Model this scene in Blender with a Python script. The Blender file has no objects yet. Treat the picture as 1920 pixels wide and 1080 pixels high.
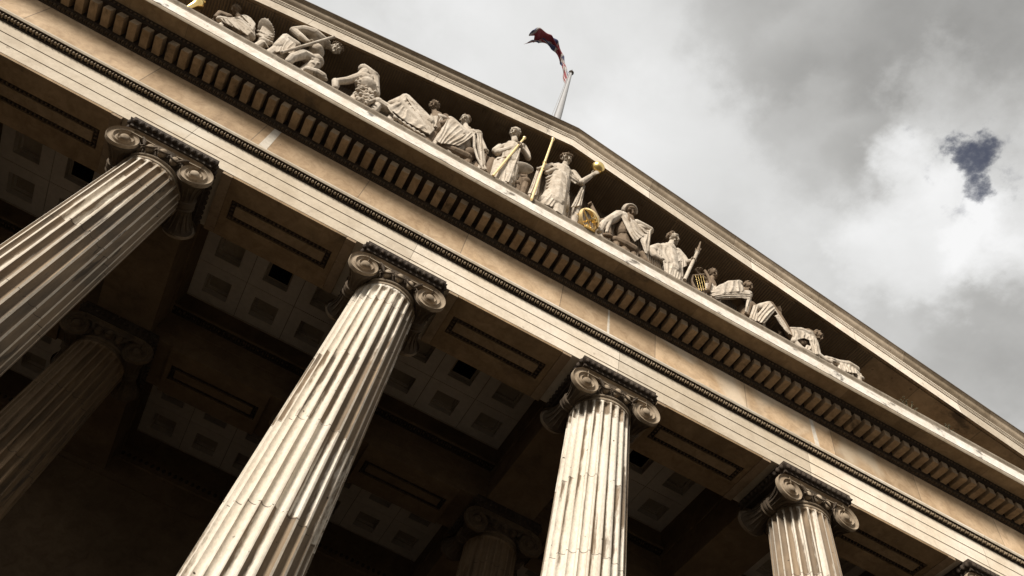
import bpy, bmesh, math, random
from mathutils import Vector, Matrix, noise
random.seed(7)
D = bpy.data
SC = bpy.context.scene
COL = SC.collection
R_ = math.radians

# ---------------------------------------------------------------- scale and camera
S = 4.4            # distance between neighbouring column axes in metres
EYE = 13.0         # height of the volute eyes above the portico floor
CAMR = (Vector((0.87323, -0.46199, 0.15501)), Vector((0.46844, 0.70818, -0.52825)), Vector((0.13427, 0.5339, 0.83482)))
CAMC = Vector((0.9725, -2.03351, -2.61555))      # in units of S, from the axis of the third column
FPX = 1533.4


def P(x, y, z):
    return Vector(((x - 1.5) * S, y * S, z * S + EYE))


cam = D.objects.new('camera', D.cameras.new('camera'))
COL.objects.link(cam)
m = Matrix.Identity(4)
for i in range(3):
    m[i][0], m[i][1], m[i][2] = CAMR[0][i], -CAMR[1][i], -CAMR[2][i]
m.translation = P(*CAMC)
cam.matrix_world = m
cam.data.lens = FPX / 1920 * 36
cam.data.sensor_width = 36
cam.data.clip_end = 5000
SC.camera = cam

# ---------------------------------------------------------------- sky, sun, exposure
SUN_EL, SUN_AZ = R_(32), R_(46)      # azimuth measured from straight in front of the portico towards its left end
w = D.worlds.new('World')
SC.world = w
w.use_nodes = True
nt = w.node_tree
N = nt.nodes
N.clear()


def nd(tree, typ, **kw):
    n = tree.nodes.new(typ)
    for k, v in kw.items():
        if k.startswith('i_'):
            n.inputs[int(k[2:])].default_value = v
        else:
            setattr(n, k, v)
    return n


def lk(tree, a, b):
    tree.links.new(a, b)


def mth(tree, op, a, b=None, c=None, clamp=False):
    n = tree.nodes.new('ShaderNodeMath')
    n.operation = op
    n.use_clamp = clamp
    for i, v in enumerate((a, b, c)):
        if v is None:
            continue
        if isinstance(v, (int, float)):
            n.inputs[i].default_value = v
        else:
            tree.links.new(v, n.inputs[i])
    return n.outputs[0]


def mixc(tree, fac, a, b, mode='MIX'):
    n = tree.nodes.new('ShaderNodeMix')
    n.data_type = 'RGBA'
    n.blend_type = mode
    for k, v in ((0, fac), (6, a), (7, b)):
        if isinstance(v, (int, float)):
            n.inputs[k].default_value = v
        elif isinstance(v, (tuple, list)):
            n.inputs[k].default_value = (*v[:3], 1)
        else:
            tree.links.new(v, n.inputs[k])
    return n.outputs[2]


def ramp(tree, fac, stops):
    n = tree.nodes.new('ShaderNodeValToRGB')
    e = n.color_ramp.elements
    while len(e) > 1:
        e.remove(e[-1])
    e[0].position, e[0].color = stops[0][0], (*([stops[0][1]] * 3 if isinstance(stops[0][1], (int, float)) else stops[0][1]), 1)
    for p, c in stops[1:]:
        q = e.new(p)
        q.color = (*([c] * 3 if isinstance(c, (int, float)) else c), 1)
    tree.links.new(fac, n.inputs[0])
    return n.outputs[0]


def maprange(tree, v, a, b, c=0.0, d=1.0, smooth=True):
    n = tree.nodes.new('ShaderNodeMapRange')
    n.interpolation_type = 'SMOOTHSTEP' if smooth else 'LINEAR'
    tree.links.new(v, n.inputs[0])
    for i, x in enumerate((a, b, c, d)):
        n.inputs[i + 1].default_value = x
    return n.outputs[0]


def sky_dir(px, py):
    v = CAMR[2] + CAMR[0] * ((px - 960) / FPX) + CAMR[1] * ((py - 540) / FPX)
    return v.normalized()


tc = nd(nt, 'ShaderNodeTexCoord')
gen = tc.outputs['Generated']
sx = nd(nt, 'ShaderNodeSeparateXYZ')
lk(nt, gen, sx.inputs[0])
zz = mth(nt, 'MAXIMUM', sx.outputs[2], 0.12)
cx = nd(nt, 'ShaderNodeCombineXYZ')
lk(nt, mth(nt, 'DIVIDE', sx.outputs[0], zz), cx.inputs[0])
lk(nt, mth(nt, 'DIVIDE', sx.outputs[1], zz), cx.inputs[1])
n1 = nd(nt, 'ShaderNodeTexNoise')
lk(nt, cx.outputs[0], n1.inputs['Vector'])
n1.inputs['Scale'].default_value = 2.6
n1.inputs['Detail'].default_value = 5
n1.inputs['Roughness'].default_value = 0.5
n1.inputs['Distortion'].default_value = 0.4
n2 = nd(nt, 'ShaderNodeTexNoise')
lk(nt, cx.outputs[0], n2.inputs['Vector'])
n2.inputs['Scale'].default_value = 9
n2.inputs['Detail'].default_value = 8
n2.inputs['Roughness'].default_value = 0.6
warp = nd(nt, 'ShaderNodeVectorMath', operation='SUBTRACT')
lk(nt, n2.outputs['Color'], warp.inputs[0])
warp.inputs[1].default_value = (0.5, 0.5, 0.5)
wsc = nd(nt, 'ShaderNodeVectorMath', operation='SCALE')
lk(nt, warp.outputs[0], wsc.inputs[0])
wsc.inputs['Scale'].default_value = 0.16
wadd = nd(nt, 'ShaderNodeVectorMath', operation='ADD')
lk(nt, gen, wadd.inputs[0])
lk(nt, wsc.outputs[0], wadd.inputs[1])
wn = nd(nt, 'ShaderNodeVectorMath', operation='NORMALIZE')
lk(nt, wadd.outputs[0], wn.inputs[0])


def blob(px, py, deg, soft=0.0, vec=None):
    n = nd(nt, 'ShaderNodeVectorMath', operation='DOT_PRODUCT')
    lk(nt, vec or wn.outputs[0], n.inputs[0])
    n.inputs[1].default_value = sky_dir(px, py)
    return maprange(nt, n.outputs['Value'], math.cos(R_(deg)), math.cos(R_(deg * soft)))


tone = mth(nt, 'MULTIPLY_ADD', n1.outputs['Fac'], 0.46, 0.42)
tone = mth(nt, 'MULTIPLY_ADD', n2.outputs['Fac'], 0.22, tone)
tone = mth(nt, 'SUBTRACT', tone, 0.11)
for px, py, deg, dv in ((1410, 40, 6, -0.15), (1860, -20, 11, -0.25), (1560, 210, 6, -0.13), (1720, 430, 6, 0.26), (1040, 130, 14, 0.14),
                        (1900, 690, 7, -0.16), (1640, 330, 4, -0.10), (1250, 330, 9, 0.10), (1780, 190, 4, 0.12), (700, 0, 12, 0.10), (1480, 520, 6, 0.08), (1860, 470, 4, 0.18), (1690, 330, 3, 0.10)):
    tone = mth(nt, 'MULTIPLY_ADD', blob(px, py, deg), dv, tone)
tone = mth(nt, 'MAXIMUM', tone, 0.10)
cloudc = ramp(nt, tone, [(0.0, (0, 0, 0)), (0.25, (0.225, 0.22, 0.21)), (0.5, (0.49, 0.485, 0.47)), (0.75, (0.76, 0.76, 0.75)), (1.0, (0.96, 0.96, 0.96))])
hole = mth(nt, 'MAXIMUM', blob(1818, 296, 2.2, 0.3), blob(1846, 368, 1.7, 0.3))
hole = mth(nt, 'MAXIMUM', hole, blob(1783, 284, 1.5, 0.3))
n3 = nd(nt, 'ShaderNodeTexNoise')
lk(nt, cx.outputs[0], n3.inputs['Vector'])
n3.inputs['Scale'].default_value = 28
n3.inputs['Detail'].default_value = 6
n3.inputs['Roughness'].default_value = 0.65
hole = mth(nt, 'ADD', hole, mth(nt, 'MULTIPLY_ADD', n3.outputs['Fac'], 2.6, -1.3))
hole = mth(nt, 'MULTIPLY', maprange(nt, hole, 0.0, 1.35), maprange(nt, blob(1822, 322, 4.4, 0.2), 0.0, 0.45))
hole = mth(nt, 'MULTIPLY', hole, mth(nt, 'MULTIPLY_ADD', n3.outputs['Fac'], -0.9, 1.42, clamp=True))
sky = nd(nt, 'ShaderNodeTexSky', sky_type='NISHITA', sun_disc=False)
sky.sun_elevation = SUN_EL
sky.sun_rotation = math.pi + SUN_AZ
sky.dust_density = 1.0
skyd = mixc(nt, 1.0, sky.outputs[0], (0.10, 0.10, 0.10), 'MULTIPLY')
hs = nd(nt, 'ShaderNodeHueSaturation')
hs.inputs['Saturation'].default_value = 1.0
hs.inputs['Value'].default_value = 0.30
lk(nt, skyd, hs.inputs['Color'])
cl = mixc(nt, hole, cloudc, mixc(nt, 1.0, hs.outputs[0], (0.62, 0.78, 1.30), 'MULTIPLY'))
bg = nd(nt, 'ShaderNodeBackground')
bg.inputs[1].default_value = 0.58
lk(nt, cl, bg.inputs[0])
ow = nd(nt, 'ShaderNodeOutputWorld')
lk(nt, bg.outputs[0], ow.inputs[0])

sun = D.objects.new('sun', D.lights.new('sun', 'SUN'))
COL.objects.link(sun)
sun.data.energy = 4.0
sun.data.angle = R_(15)
sun.data.color = (1.0, 0.955, 0.89)
to_sun = Vector((-math.sin(SUN_AZ) * math.cos(SUN_EL), -math.cos(SUN_AZ) * math.cos(SUN_EL), math.sin(SUN_EL)))
sun.rotation_euler = to_sun.to_track_quat('Z', 'Y').to_euler()

SC.view_settings.view_transform = 'Standard'
SC.view_settings.look = 'None'
SC.view_settings.exposure = 0.75
SC.view_settings.gamma = 1.0
SC.cycles.use_denoising = True
SC.cycles.max_bounces = 6
SC.cycles.diffuse_bounces = 4

# ---------------------------------------------------------------- materials


def stone(name, c1, c2, grime=(0.06, 0.045, 0.03), amt=0.3, scale=0.8, streak=(1.5, 1.5, 0.25), edge=0.12, joints=None, bump=0.25, rough=0.85, fine=14.0, patch=None, rnd=True, zdirt=None, bdist=0.01, mottle=0.7):
    """Weathered limestone: two tones, soot stains that run down the wall, pitted surface; joints=(length, offset) adds block joints along x."""
    mt = D.materials.new(name)
    mt.use_nodes = True
    t = mt.node_tree
    b = t.nodes['Principled BSDF']
    b.inputs['Roughness'].default_value = rough
    b.inputs['Specular IOR Level'].default_value = 0.25
    tcn = nd(t, 'ShaderNodeTexCoord')
    vec = tcn.outputs['Object']
    if rnd:
        oi = nd(t, 'ShaderNodeObjectInfo')
        av = nd(t, 'ShaderNodeVectorMath', operation='MULTIPLY_ADD')
        cb = nd(t, 'ShaderNodeCombineXYZ')
        for i in range(3):
            lk(t, oi.outputs['Random'], cb.inputs[i])
        lk(t, cb.outputs[0], av.inputs[0])
        av.inputs[1].default_value = (37, 53, 71)
        lk(t, vec, av.inputs[2])
        vec = av.outputs[0]

    def nz(sc, det=6, ro=0.55, v=vec, dist=0.0):
        n = nd(t, 'ShaderNodeTexNoise')
        lk(t, v, n.inputs['Vector'])
        n.inputs['Scale'].default_value = sc
        n.inputs['Detail'].default_value = det
        n.inputs['Roughness'].default_value = ro
        n.inputs['Distortion'].default_value = dist
        return n.outputs['Fac']
    col = mixc(t, ramp(t, nz(scale, 7, 0.6, dist=0.6), [(0.32, 0), (0.68, 1)]), c1, c2)
    f = nz(fine, 4, 0.7)
    col = mixc(t, 0.45, col, ramp(t, f, [(0.25, 0.55), (0.75, 1.0)]), 'MULTIPLY')
    mo = nz(scale * 4.5, 9, 0.68, dist=0.8)
    col = mixc(t, mottle, col, ramp(t, mo, [(0.30, (0.55, 0.50, 0.44)), (0.56, (0.95, 0.94, 0.92)), (0.75, (1.06, 1.05, 1.04))]), 'MULTIPLY')
    spk = nz(7.0, 3, 0.5)
    col = mixc(t, mth(t, 'MULTIPLY', maprange(t, spk, 0.70, 0.74), mottle), col, (0.13, 0.09, 0.06))
    if patch:
        pm = ramp(t, nz(0.35, 3, 0.5, dist=1.0), [(0.56, 0), (0.64, 1)])
        col = mixc(t, mth(t, 'MULTIPLY', pm, 0.6), col, patch)
    bumph = mth(t, 'MULTIPLY', f, 1.0)
    so = nd(t, 'ShaderNodeSeparateXYZ')
    lk(t, tcn.outputs['Object'], so.inputs[0])
    if joints:
        L, off, wd = joints
        q = mth(t, 'DIVIDE', mth(t, 'ADD', so.outputs[0], off), L)
        fr = mth(t, 'FRACT', q)
        wnz = nd(t, 'ShaderNodeTexWhiteNoise', noise_dimensions='1D')
        lk(t, mth(t, 'FLOOR', q), wnz.inputs['W'])
        col = mixc(t, 1.0, col, ramp(t, wnz.outputs['Value'], [(0, (0.72, 0.69, 0.64)), (0.5, (0.93, 0.91, 0.88)), (1, (1.10, 1.08, 1.05))]), 'MULTIPLY')
        jl = mth(t, 'LESS_THAN', fr, wd / L)
        col = mixc(t, mth(t, 'MULTIPLY', jl, 0.70), col, (0.12, 0.09, 0.06))
    mp = nd(t, 'ShaderNodeMapping')
    lk(t, vec, mp.inputs[0])
    mp.inputs['Scale'].default_value = streak
    g = nz(1.0, 8, 0.62, mp.outputs[0], 0.3)
    thr = 0.72 - 0.35 * amt
    if zdirt:
        g = mth(t, 'ADD', g, maprange(t, so.outputs[2], zdirt[0], zdirt[1], 0.0, zdirt[2]))
    gm = maprange(t, g, thr, thr + edge)
    col = mixc(t, mth(t, 'MULTIPLY', gm, 0.85), col, grime)
    lk(t, col, b.inputs['Base Color'])
    bp = nd(t, 'ShaderNodeBump')
    bp.inputs['Strength'].default_value = bump
    bp.inputs['Distance'].default_value = bdist
    lk(t, bumph, bp.inputs['Height'])
    lk(t, bp.outputs[0], b.inputs['Normal'])
    return mt


def shaft_stone(name='weathered_shaft_stone', ca=(0.68, 0.61, 0.51), cb_=(0.58, 0.50, 0.39), dirt=0.0):
    """Column shaft: pale limestone drums; each drum carries its own amount of soot, in ragged streaks down the flutes, more on the east side."""
    mt = D.materials.new(name)
    mt.use_nodes = True
    t = mt.node_tree
    b = t.nodes['Principled BSDF']
    b.inputs['Roughness'].default_value = 0.8
    b.inputs['Specular IOR Level'].default_value = 0.25
    tcn = nd(t, 'ShaderNodeTexCoord')
    so = nd(t, 'ShaderNodeSeparateXYZ')
    lk(t, tcn.outputs['Object'], so.inputs[0])
    oi = nd(t, 'ShaderNodeObjectInfo')
    rnd = oi.outputs['Random']
    av = nd(t, 'ShaderNodeVectorMath', operation='MULTIPLY_ADD')
    cb = nd(t, 'ShaderNodeCombineXYZ')
    for i in range(3):
        lk(t, rnd, cb.inputs[i])
    lk(t, cb.outputs[0], av.inputs[0])
    av.inputs[1].default_value = (37, 53, 71)
    lk(t, tcn.outputs['Object'], av.inputs[2])
    vec = av.outputs[0]

    def nz(sc, det, ro, scl, dist=0.0):
        mp = nd(t, 'ShaderNodeMapping')
        lk(t, vec, mp.inputs[0])
        mp.inputs['Scale'].default_value = scl
        n = nd(t, 'ShaderNodeTexNoise')
        lk(t, mp.outputs[0], n.inputs['Vector'])
        n.inputs['Scale'].default_value = sc
        n.inputs['Detail'].default_value = det
        n.inputs['Roughness'].default_value = ro
        n.inputs['Distortion'].default_value = dist
        return n.outputs['Fac']
    ang = mth(t, 'ARCTAN2', so.outputs[1], so.outputs[0])
    fl = mth(t, 'FLOOR', mth(t, 'MULTIPLY', mth(t, 'ADD', ang, math.pi), 24 / (2 * math.pi)))
    # drums: the joint height wanders a little from flute to flute
    jit = nd(t, 'ShaderNodeTexWhiteNoise', noise_dimensions='1D')
    lk(t, mth(t, 'ADD', fl, mth(t, 'MULTIPLY', rnd, 91)), jit.inputs['W'])
    zj = mth(t, 'DIVIDE', mth(t, 'ADD', so.outputs[2], mth(t, 'MULTIPLY', rnd, 9)), 1.55)
    dr = mth(t, 'FLOOR', zj)
    dn = nd(t, 'ShaderNodeTexWhiteNoise', noise_dimensions='2D')
    cv = nd(t, 'ShaderNodeCombineXYZ')
    lk(t, dr, cv.inputs[0])
    lk(t, mth(t, 'MULTIPLY', rnd, 57), cv.inputs[1])
    lk(t, cv.outputs[0], dn.inputs['Vector'])
    drv = dn.outputs['Value']
    c = mixc(t, ramp(t, nz(1.3, 6, 0.6, (1, 1, 0.5), 0.5), [(0.3, 0), (0.7, 1)]), ca, cb_)
    c = mixc(t, 0.6, c, ramp(t, nz(26, 5, 0.75, (1, 1, 0.5)), [(0.28, 0.5), (0.62, 1.0)]), 'MULTIPLY')
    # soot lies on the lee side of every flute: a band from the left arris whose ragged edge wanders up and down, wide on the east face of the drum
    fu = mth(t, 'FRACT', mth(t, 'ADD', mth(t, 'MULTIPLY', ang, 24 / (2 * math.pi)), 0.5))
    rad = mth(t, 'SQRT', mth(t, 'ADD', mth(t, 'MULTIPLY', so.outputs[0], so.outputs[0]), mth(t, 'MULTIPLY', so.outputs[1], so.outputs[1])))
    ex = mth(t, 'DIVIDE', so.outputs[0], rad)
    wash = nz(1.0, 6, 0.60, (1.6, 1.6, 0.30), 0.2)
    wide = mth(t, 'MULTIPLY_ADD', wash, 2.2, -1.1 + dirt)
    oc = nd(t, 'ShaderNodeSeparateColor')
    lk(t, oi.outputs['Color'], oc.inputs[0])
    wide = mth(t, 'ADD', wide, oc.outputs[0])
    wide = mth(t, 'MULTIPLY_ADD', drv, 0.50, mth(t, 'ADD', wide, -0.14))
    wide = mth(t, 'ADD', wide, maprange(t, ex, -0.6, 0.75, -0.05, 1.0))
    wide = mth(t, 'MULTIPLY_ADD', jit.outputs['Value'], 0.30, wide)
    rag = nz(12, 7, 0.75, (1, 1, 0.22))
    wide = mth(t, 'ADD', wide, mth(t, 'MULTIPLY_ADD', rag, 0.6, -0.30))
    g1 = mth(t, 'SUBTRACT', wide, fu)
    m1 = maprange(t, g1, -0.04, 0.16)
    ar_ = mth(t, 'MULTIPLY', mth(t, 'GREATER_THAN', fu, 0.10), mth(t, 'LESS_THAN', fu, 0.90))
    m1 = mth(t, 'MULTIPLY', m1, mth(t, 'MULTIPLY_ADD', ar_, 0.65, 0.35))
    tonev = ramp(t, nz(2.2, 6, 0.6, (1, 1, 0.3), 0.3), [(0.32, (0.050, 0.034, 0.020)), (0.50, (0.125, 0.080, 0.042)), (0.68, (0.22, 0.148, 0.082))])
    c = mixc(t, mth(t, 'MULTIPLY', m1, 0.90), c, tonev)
    # black crust, ragged, here and there
    st = nz(4.5, 8, 0.68, (1, 1, 0.14), 0.3)
    g2 = mth(t, 'ADD', mth(t, 'ADD', st, mth(t, 'MULTIPLY', ex, 0.05)), mth(t, 'MULTIPLY', drv, 0.08))
    m2 = maprange(t, g2, 0.66, 0.72)
    c = mixc(t, mth(t, 'MULTIPLY', m2, 0.8), c, (0.055, 0.042, 0.03))
    # drum joints: thin, broken
    fr = mth(t, 'FRACT', mth(t, 'ADD', zj, mth(t, 'MULTIPLY', nz(4, 2, 0.5, (1, 1, 1)), 0.03)))
    jl = mth(t, 'LESS_THAN', fr, 0.008)
    jb = mth(t, 'GREATER_THAN', nz(3.0, 3, 0.5, (1, 1, 1)), 0.43)
    c = mixc(t, mth(t, 'MULTIPLY', mth(t, 'MULTIPLY', jl, jb), 0.85), c, (0.05, 0.036, 0.025))
    # small chips
    ch = nz(9, 2, 0.4, (1, 1, 1))
    c = mixc(t, maprange(t, ch, 0.74, 0.77), c, (0.06, 0.045, 0.03))
    lk(t, c, b.inputs['Base Color'])
    bp = nd(t, 'ShaderNodeBump')
    bp.inputs['Strength'].default_value = 0.3
    bp.inputs['Distance'].default_value = 0.012
    lk(t, mth(t, 'SUBTRACT', nz(20, 5, 0.7, (1, 1, 0.7)), mth(t, 'MULTIPLY', jl, 0.6)), bp.inputs['Height'])
    lk(t, bp.outputs[0], b.inputs['Normal'])
    return mt


def plain(name, col, rough=0.6, metal=0.0, var=0.25, sc=6.0, bump=0.1):
    mt = D.materials.new(name)
    mt.use_nodes = True
    t = mt.node_tree
    b = t.nodes['Principled BSDF']
    b.inputs['Roughness'].default_value = rough
    b.inputs['Metallic'].default_value = metal
    tcn = nd(t, 'ShaderNodeTexCoord')
    n = nd(t, 'ShaderNodeTexNoise')
    lk(t, tcn.outputs['Object'], n.inputs['Vector'])
    n.inputs['Scale'].default_value = sc
    n.inputs['Detail'].default_value = 6
    lk(t, mixc(t, n.outputs['Fac'], tuple(c * (1 - var) for c in col), tuple(min(1, c * (1 + var)) for c in col)), b.inputs['Base Color'])
    bp = nd(t, 'ShaderNodeBump')
    bp.inputs['Strength'].default_value = bump
    bp.inputs['Distance'].default_value = 0.01
    lk(t, n.outputs['Fac'], bp.inputs['Height'])
    lk(t, bp.outputs[0], b.inputs['Normal'])
    return mt


M = {}
M['arch'] = stone('architrave_limestone', (0.76, 0.68, 0.57), (0.64, 0.54, 0.41), grime=(0.30, 0.22, 0.14), edge=0.22, mottle=0.4, amt=0.26, joints=(4.4, 2.2, 0.012), scale=0.5, streak=(0.8, 2, 0.6), patch=(0.74, 0.69, 0.60), rnd=False)
M['frieze'] = stone('frieze_limestone', (0.64, 0.48, 0.32), (0.46, 0.32, 0.19), grime=(0.19, 0.125, 0.07), amt=0.45, joints=(2.2, 1.4, 0.018), scale=0.9, edge=0.25, streak=(1.3, 2, 0.8), patch=(0.58, 0.50, 0.39), rnd=False)
M['mould'] = stone('sooty_shaded_moulding_stone', (0.060, 0.042, 0.028), (0.040, 0.028, 0.019), amt=0.45, scale=2.0, rnd=False)  # soot on the mouldings; also paints in the shade between the dentils
M['egg'] = stone('worn_moulding_stone', (0.40, 0.31, 0.21), (0.20, 0.145, 0.09), amt=0.45, scale=3.0, edge=0.2, rnd=False)
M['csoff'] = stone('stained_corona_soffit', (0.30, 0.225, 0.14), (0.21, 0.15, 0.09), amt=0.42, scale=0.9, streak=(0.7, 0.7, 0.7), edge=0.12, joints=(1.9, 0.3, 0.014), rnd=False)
M['soot'] = stone('sooty_lip_stone', (0.16, 0.125, 0.09), (0.07, 0.052, 0.038), amt=0.5, scale=1.5, rnd=False)
M['cornice'] = stone('cornice_stone', (0.52, 0.44, 0.34), (0.36, 0.28, 0.19), amt=0.30, scale=0.7, streak=(1.2, 2, 0.8), rnd=False)
M['corona'] = stone('pale_corona_stone', (0.84, 0.79, 0.71), (0.70, 0.62, 0.51), amt=0.46, mottle=0.5, scale=1.6, streak=(1.8, 2, 3.0), edge=0.10, rnd=False, fine=10)
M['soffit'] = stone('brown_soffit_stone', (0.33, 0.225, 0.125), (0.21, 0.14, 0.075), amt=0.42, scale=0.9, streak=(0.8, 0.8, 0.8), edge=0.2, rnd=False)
M['dentil'] = stone('dentil_stone', (0.38, 0.28, 0.178), (0.22, 0.155, 0.092), amt=0.42, scale=1.5, rnd=True)
M['tymp'] = stone('dark_tympanum_stone', (0.43, 0.32, 0.21), (0.26, 0.19, 0.12), joints=(1.7, 0.4, 0.02), amt=0.45, scale=0.6, streak=(1, 1, 1), rnd=False)
M['raking'] = stone('raking_cornice_stone', (0.50, 0.41, 0.31), (0.33, 0.26, 0.18), amt=0.42, scale=1.0, streak=(0.9, 2, 0.9), edge=0.2, joints=(2.4, 0.2, 0.012), rnd=False)
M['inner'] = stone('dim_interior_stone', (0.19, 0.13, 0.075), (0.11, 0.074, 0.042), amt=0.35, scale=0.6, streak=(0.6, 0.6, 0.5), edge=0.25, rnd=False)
M['bead'] = stone('brown_bead_stone', (0.14, 0.098, 0.06), (0.08, 0.056, 0.035), amt=0.4, scale=3.0, rnd=False)
M['ceil'] = stone('painted_ceiling', (0.58, 0.51, 0.43), (0.50, 0.435, 0.36), amt=0.05, scale=0.5, fine=8, mottle=0.2, rnd=False)
M['coffer'] = stone('dark_coffer_panel', (0.36, 0.30, 0.225), (0.28, 0.23, 0.17), amt=0.1, scale=0.8, mottle=0.3, rnd=False)  # recess steps and panels in a darker brown than the ceiling
M['dark'] = stone('black_recess', (0.02, 0.015, 0.01), (0.012, 0.009, 0.006), amt=0.1, rnd=False)
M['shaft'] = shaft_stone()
M['shaft_in'] = shaft_stone('shaded_inner_shaft_stone', (0.25, 0.172, 0.10), (0.16, 0.108, 0.062))  # darker copy of the shaft stone, with the porch shade in its colour
M['cap_in'] = stone('shaded_inner_capital_stone', (0.15, 0.105, 0.064), (0.09, 0.062, 0.037), amt=0.4, scale=2.2)  # capital stone darkened the same way, porch shade in the colour
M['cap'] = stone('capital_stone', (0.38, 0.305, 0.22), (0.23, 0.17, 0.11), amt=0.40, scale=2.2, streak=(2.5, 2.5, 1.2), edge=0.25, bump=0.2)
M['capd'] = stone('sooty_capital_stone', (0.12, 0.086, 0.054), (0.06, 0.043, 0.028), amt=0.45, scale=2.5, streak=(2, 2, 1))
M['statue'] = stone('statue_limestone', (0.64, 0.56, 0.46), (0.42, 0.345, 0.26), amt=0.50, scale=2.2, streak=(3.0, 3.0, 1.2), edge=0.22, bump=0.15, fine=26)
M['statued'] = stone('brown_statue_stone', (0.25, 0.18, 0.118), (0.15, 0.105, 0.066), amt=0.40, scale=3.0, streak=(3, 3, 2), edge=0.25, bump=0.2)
M['gold'] = plain('gilded_metal', (0.98, 0.68, 0.26), 0.28, 1.0, 0.10, 9.0, 0.15)
M['goldleaf'] = plain('pale_gold_leaf', (0.93, 0.71, 0.36), 0.40, 0.7, 0.08, 9.0, 0.1)
M['pole'] = plain('grey_pole_paint', (0.30, 0.29, 0.28), 0.45, 0.0, 0.1)
M['net'] = plain('bird_netting', (0.13, 0.095, 0.062), 0.8, 0.0, 0.2)
M['lead'] = plain('roof_lead', (0.12, 0.12, 0.12), 0.6, 0.0, 0.2, 1.0)
M['ground'] = stone('forecourt_paving', (0.075, 0.064, 0.051), (0.055, 0.047, 0.038), amt=0.15, scale=0.3, rnd=False)
M['floor'] = stone('portico_floor_stone', (0.055, 0.046, 0.036), (0.04, 0.034, 0.027), amt=0.2, scale=0.4, rnd=False)
M['red'] = plain('flag_red_cloth', (0.20, 0.022, 0.028), 0.8, 0.0, 0.15)
M['blue'] = plain('flag_navy_cloth', (0.025, 0.03, 0.09), 0.8, 0.0, 0.15)
M['white'] = plain('flag_white_cloth', (0.34, 0.30, 0.27), 0.8, 0.0, 0.1)

# ---------------------------------------------------------------- mesh helpers


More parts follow.
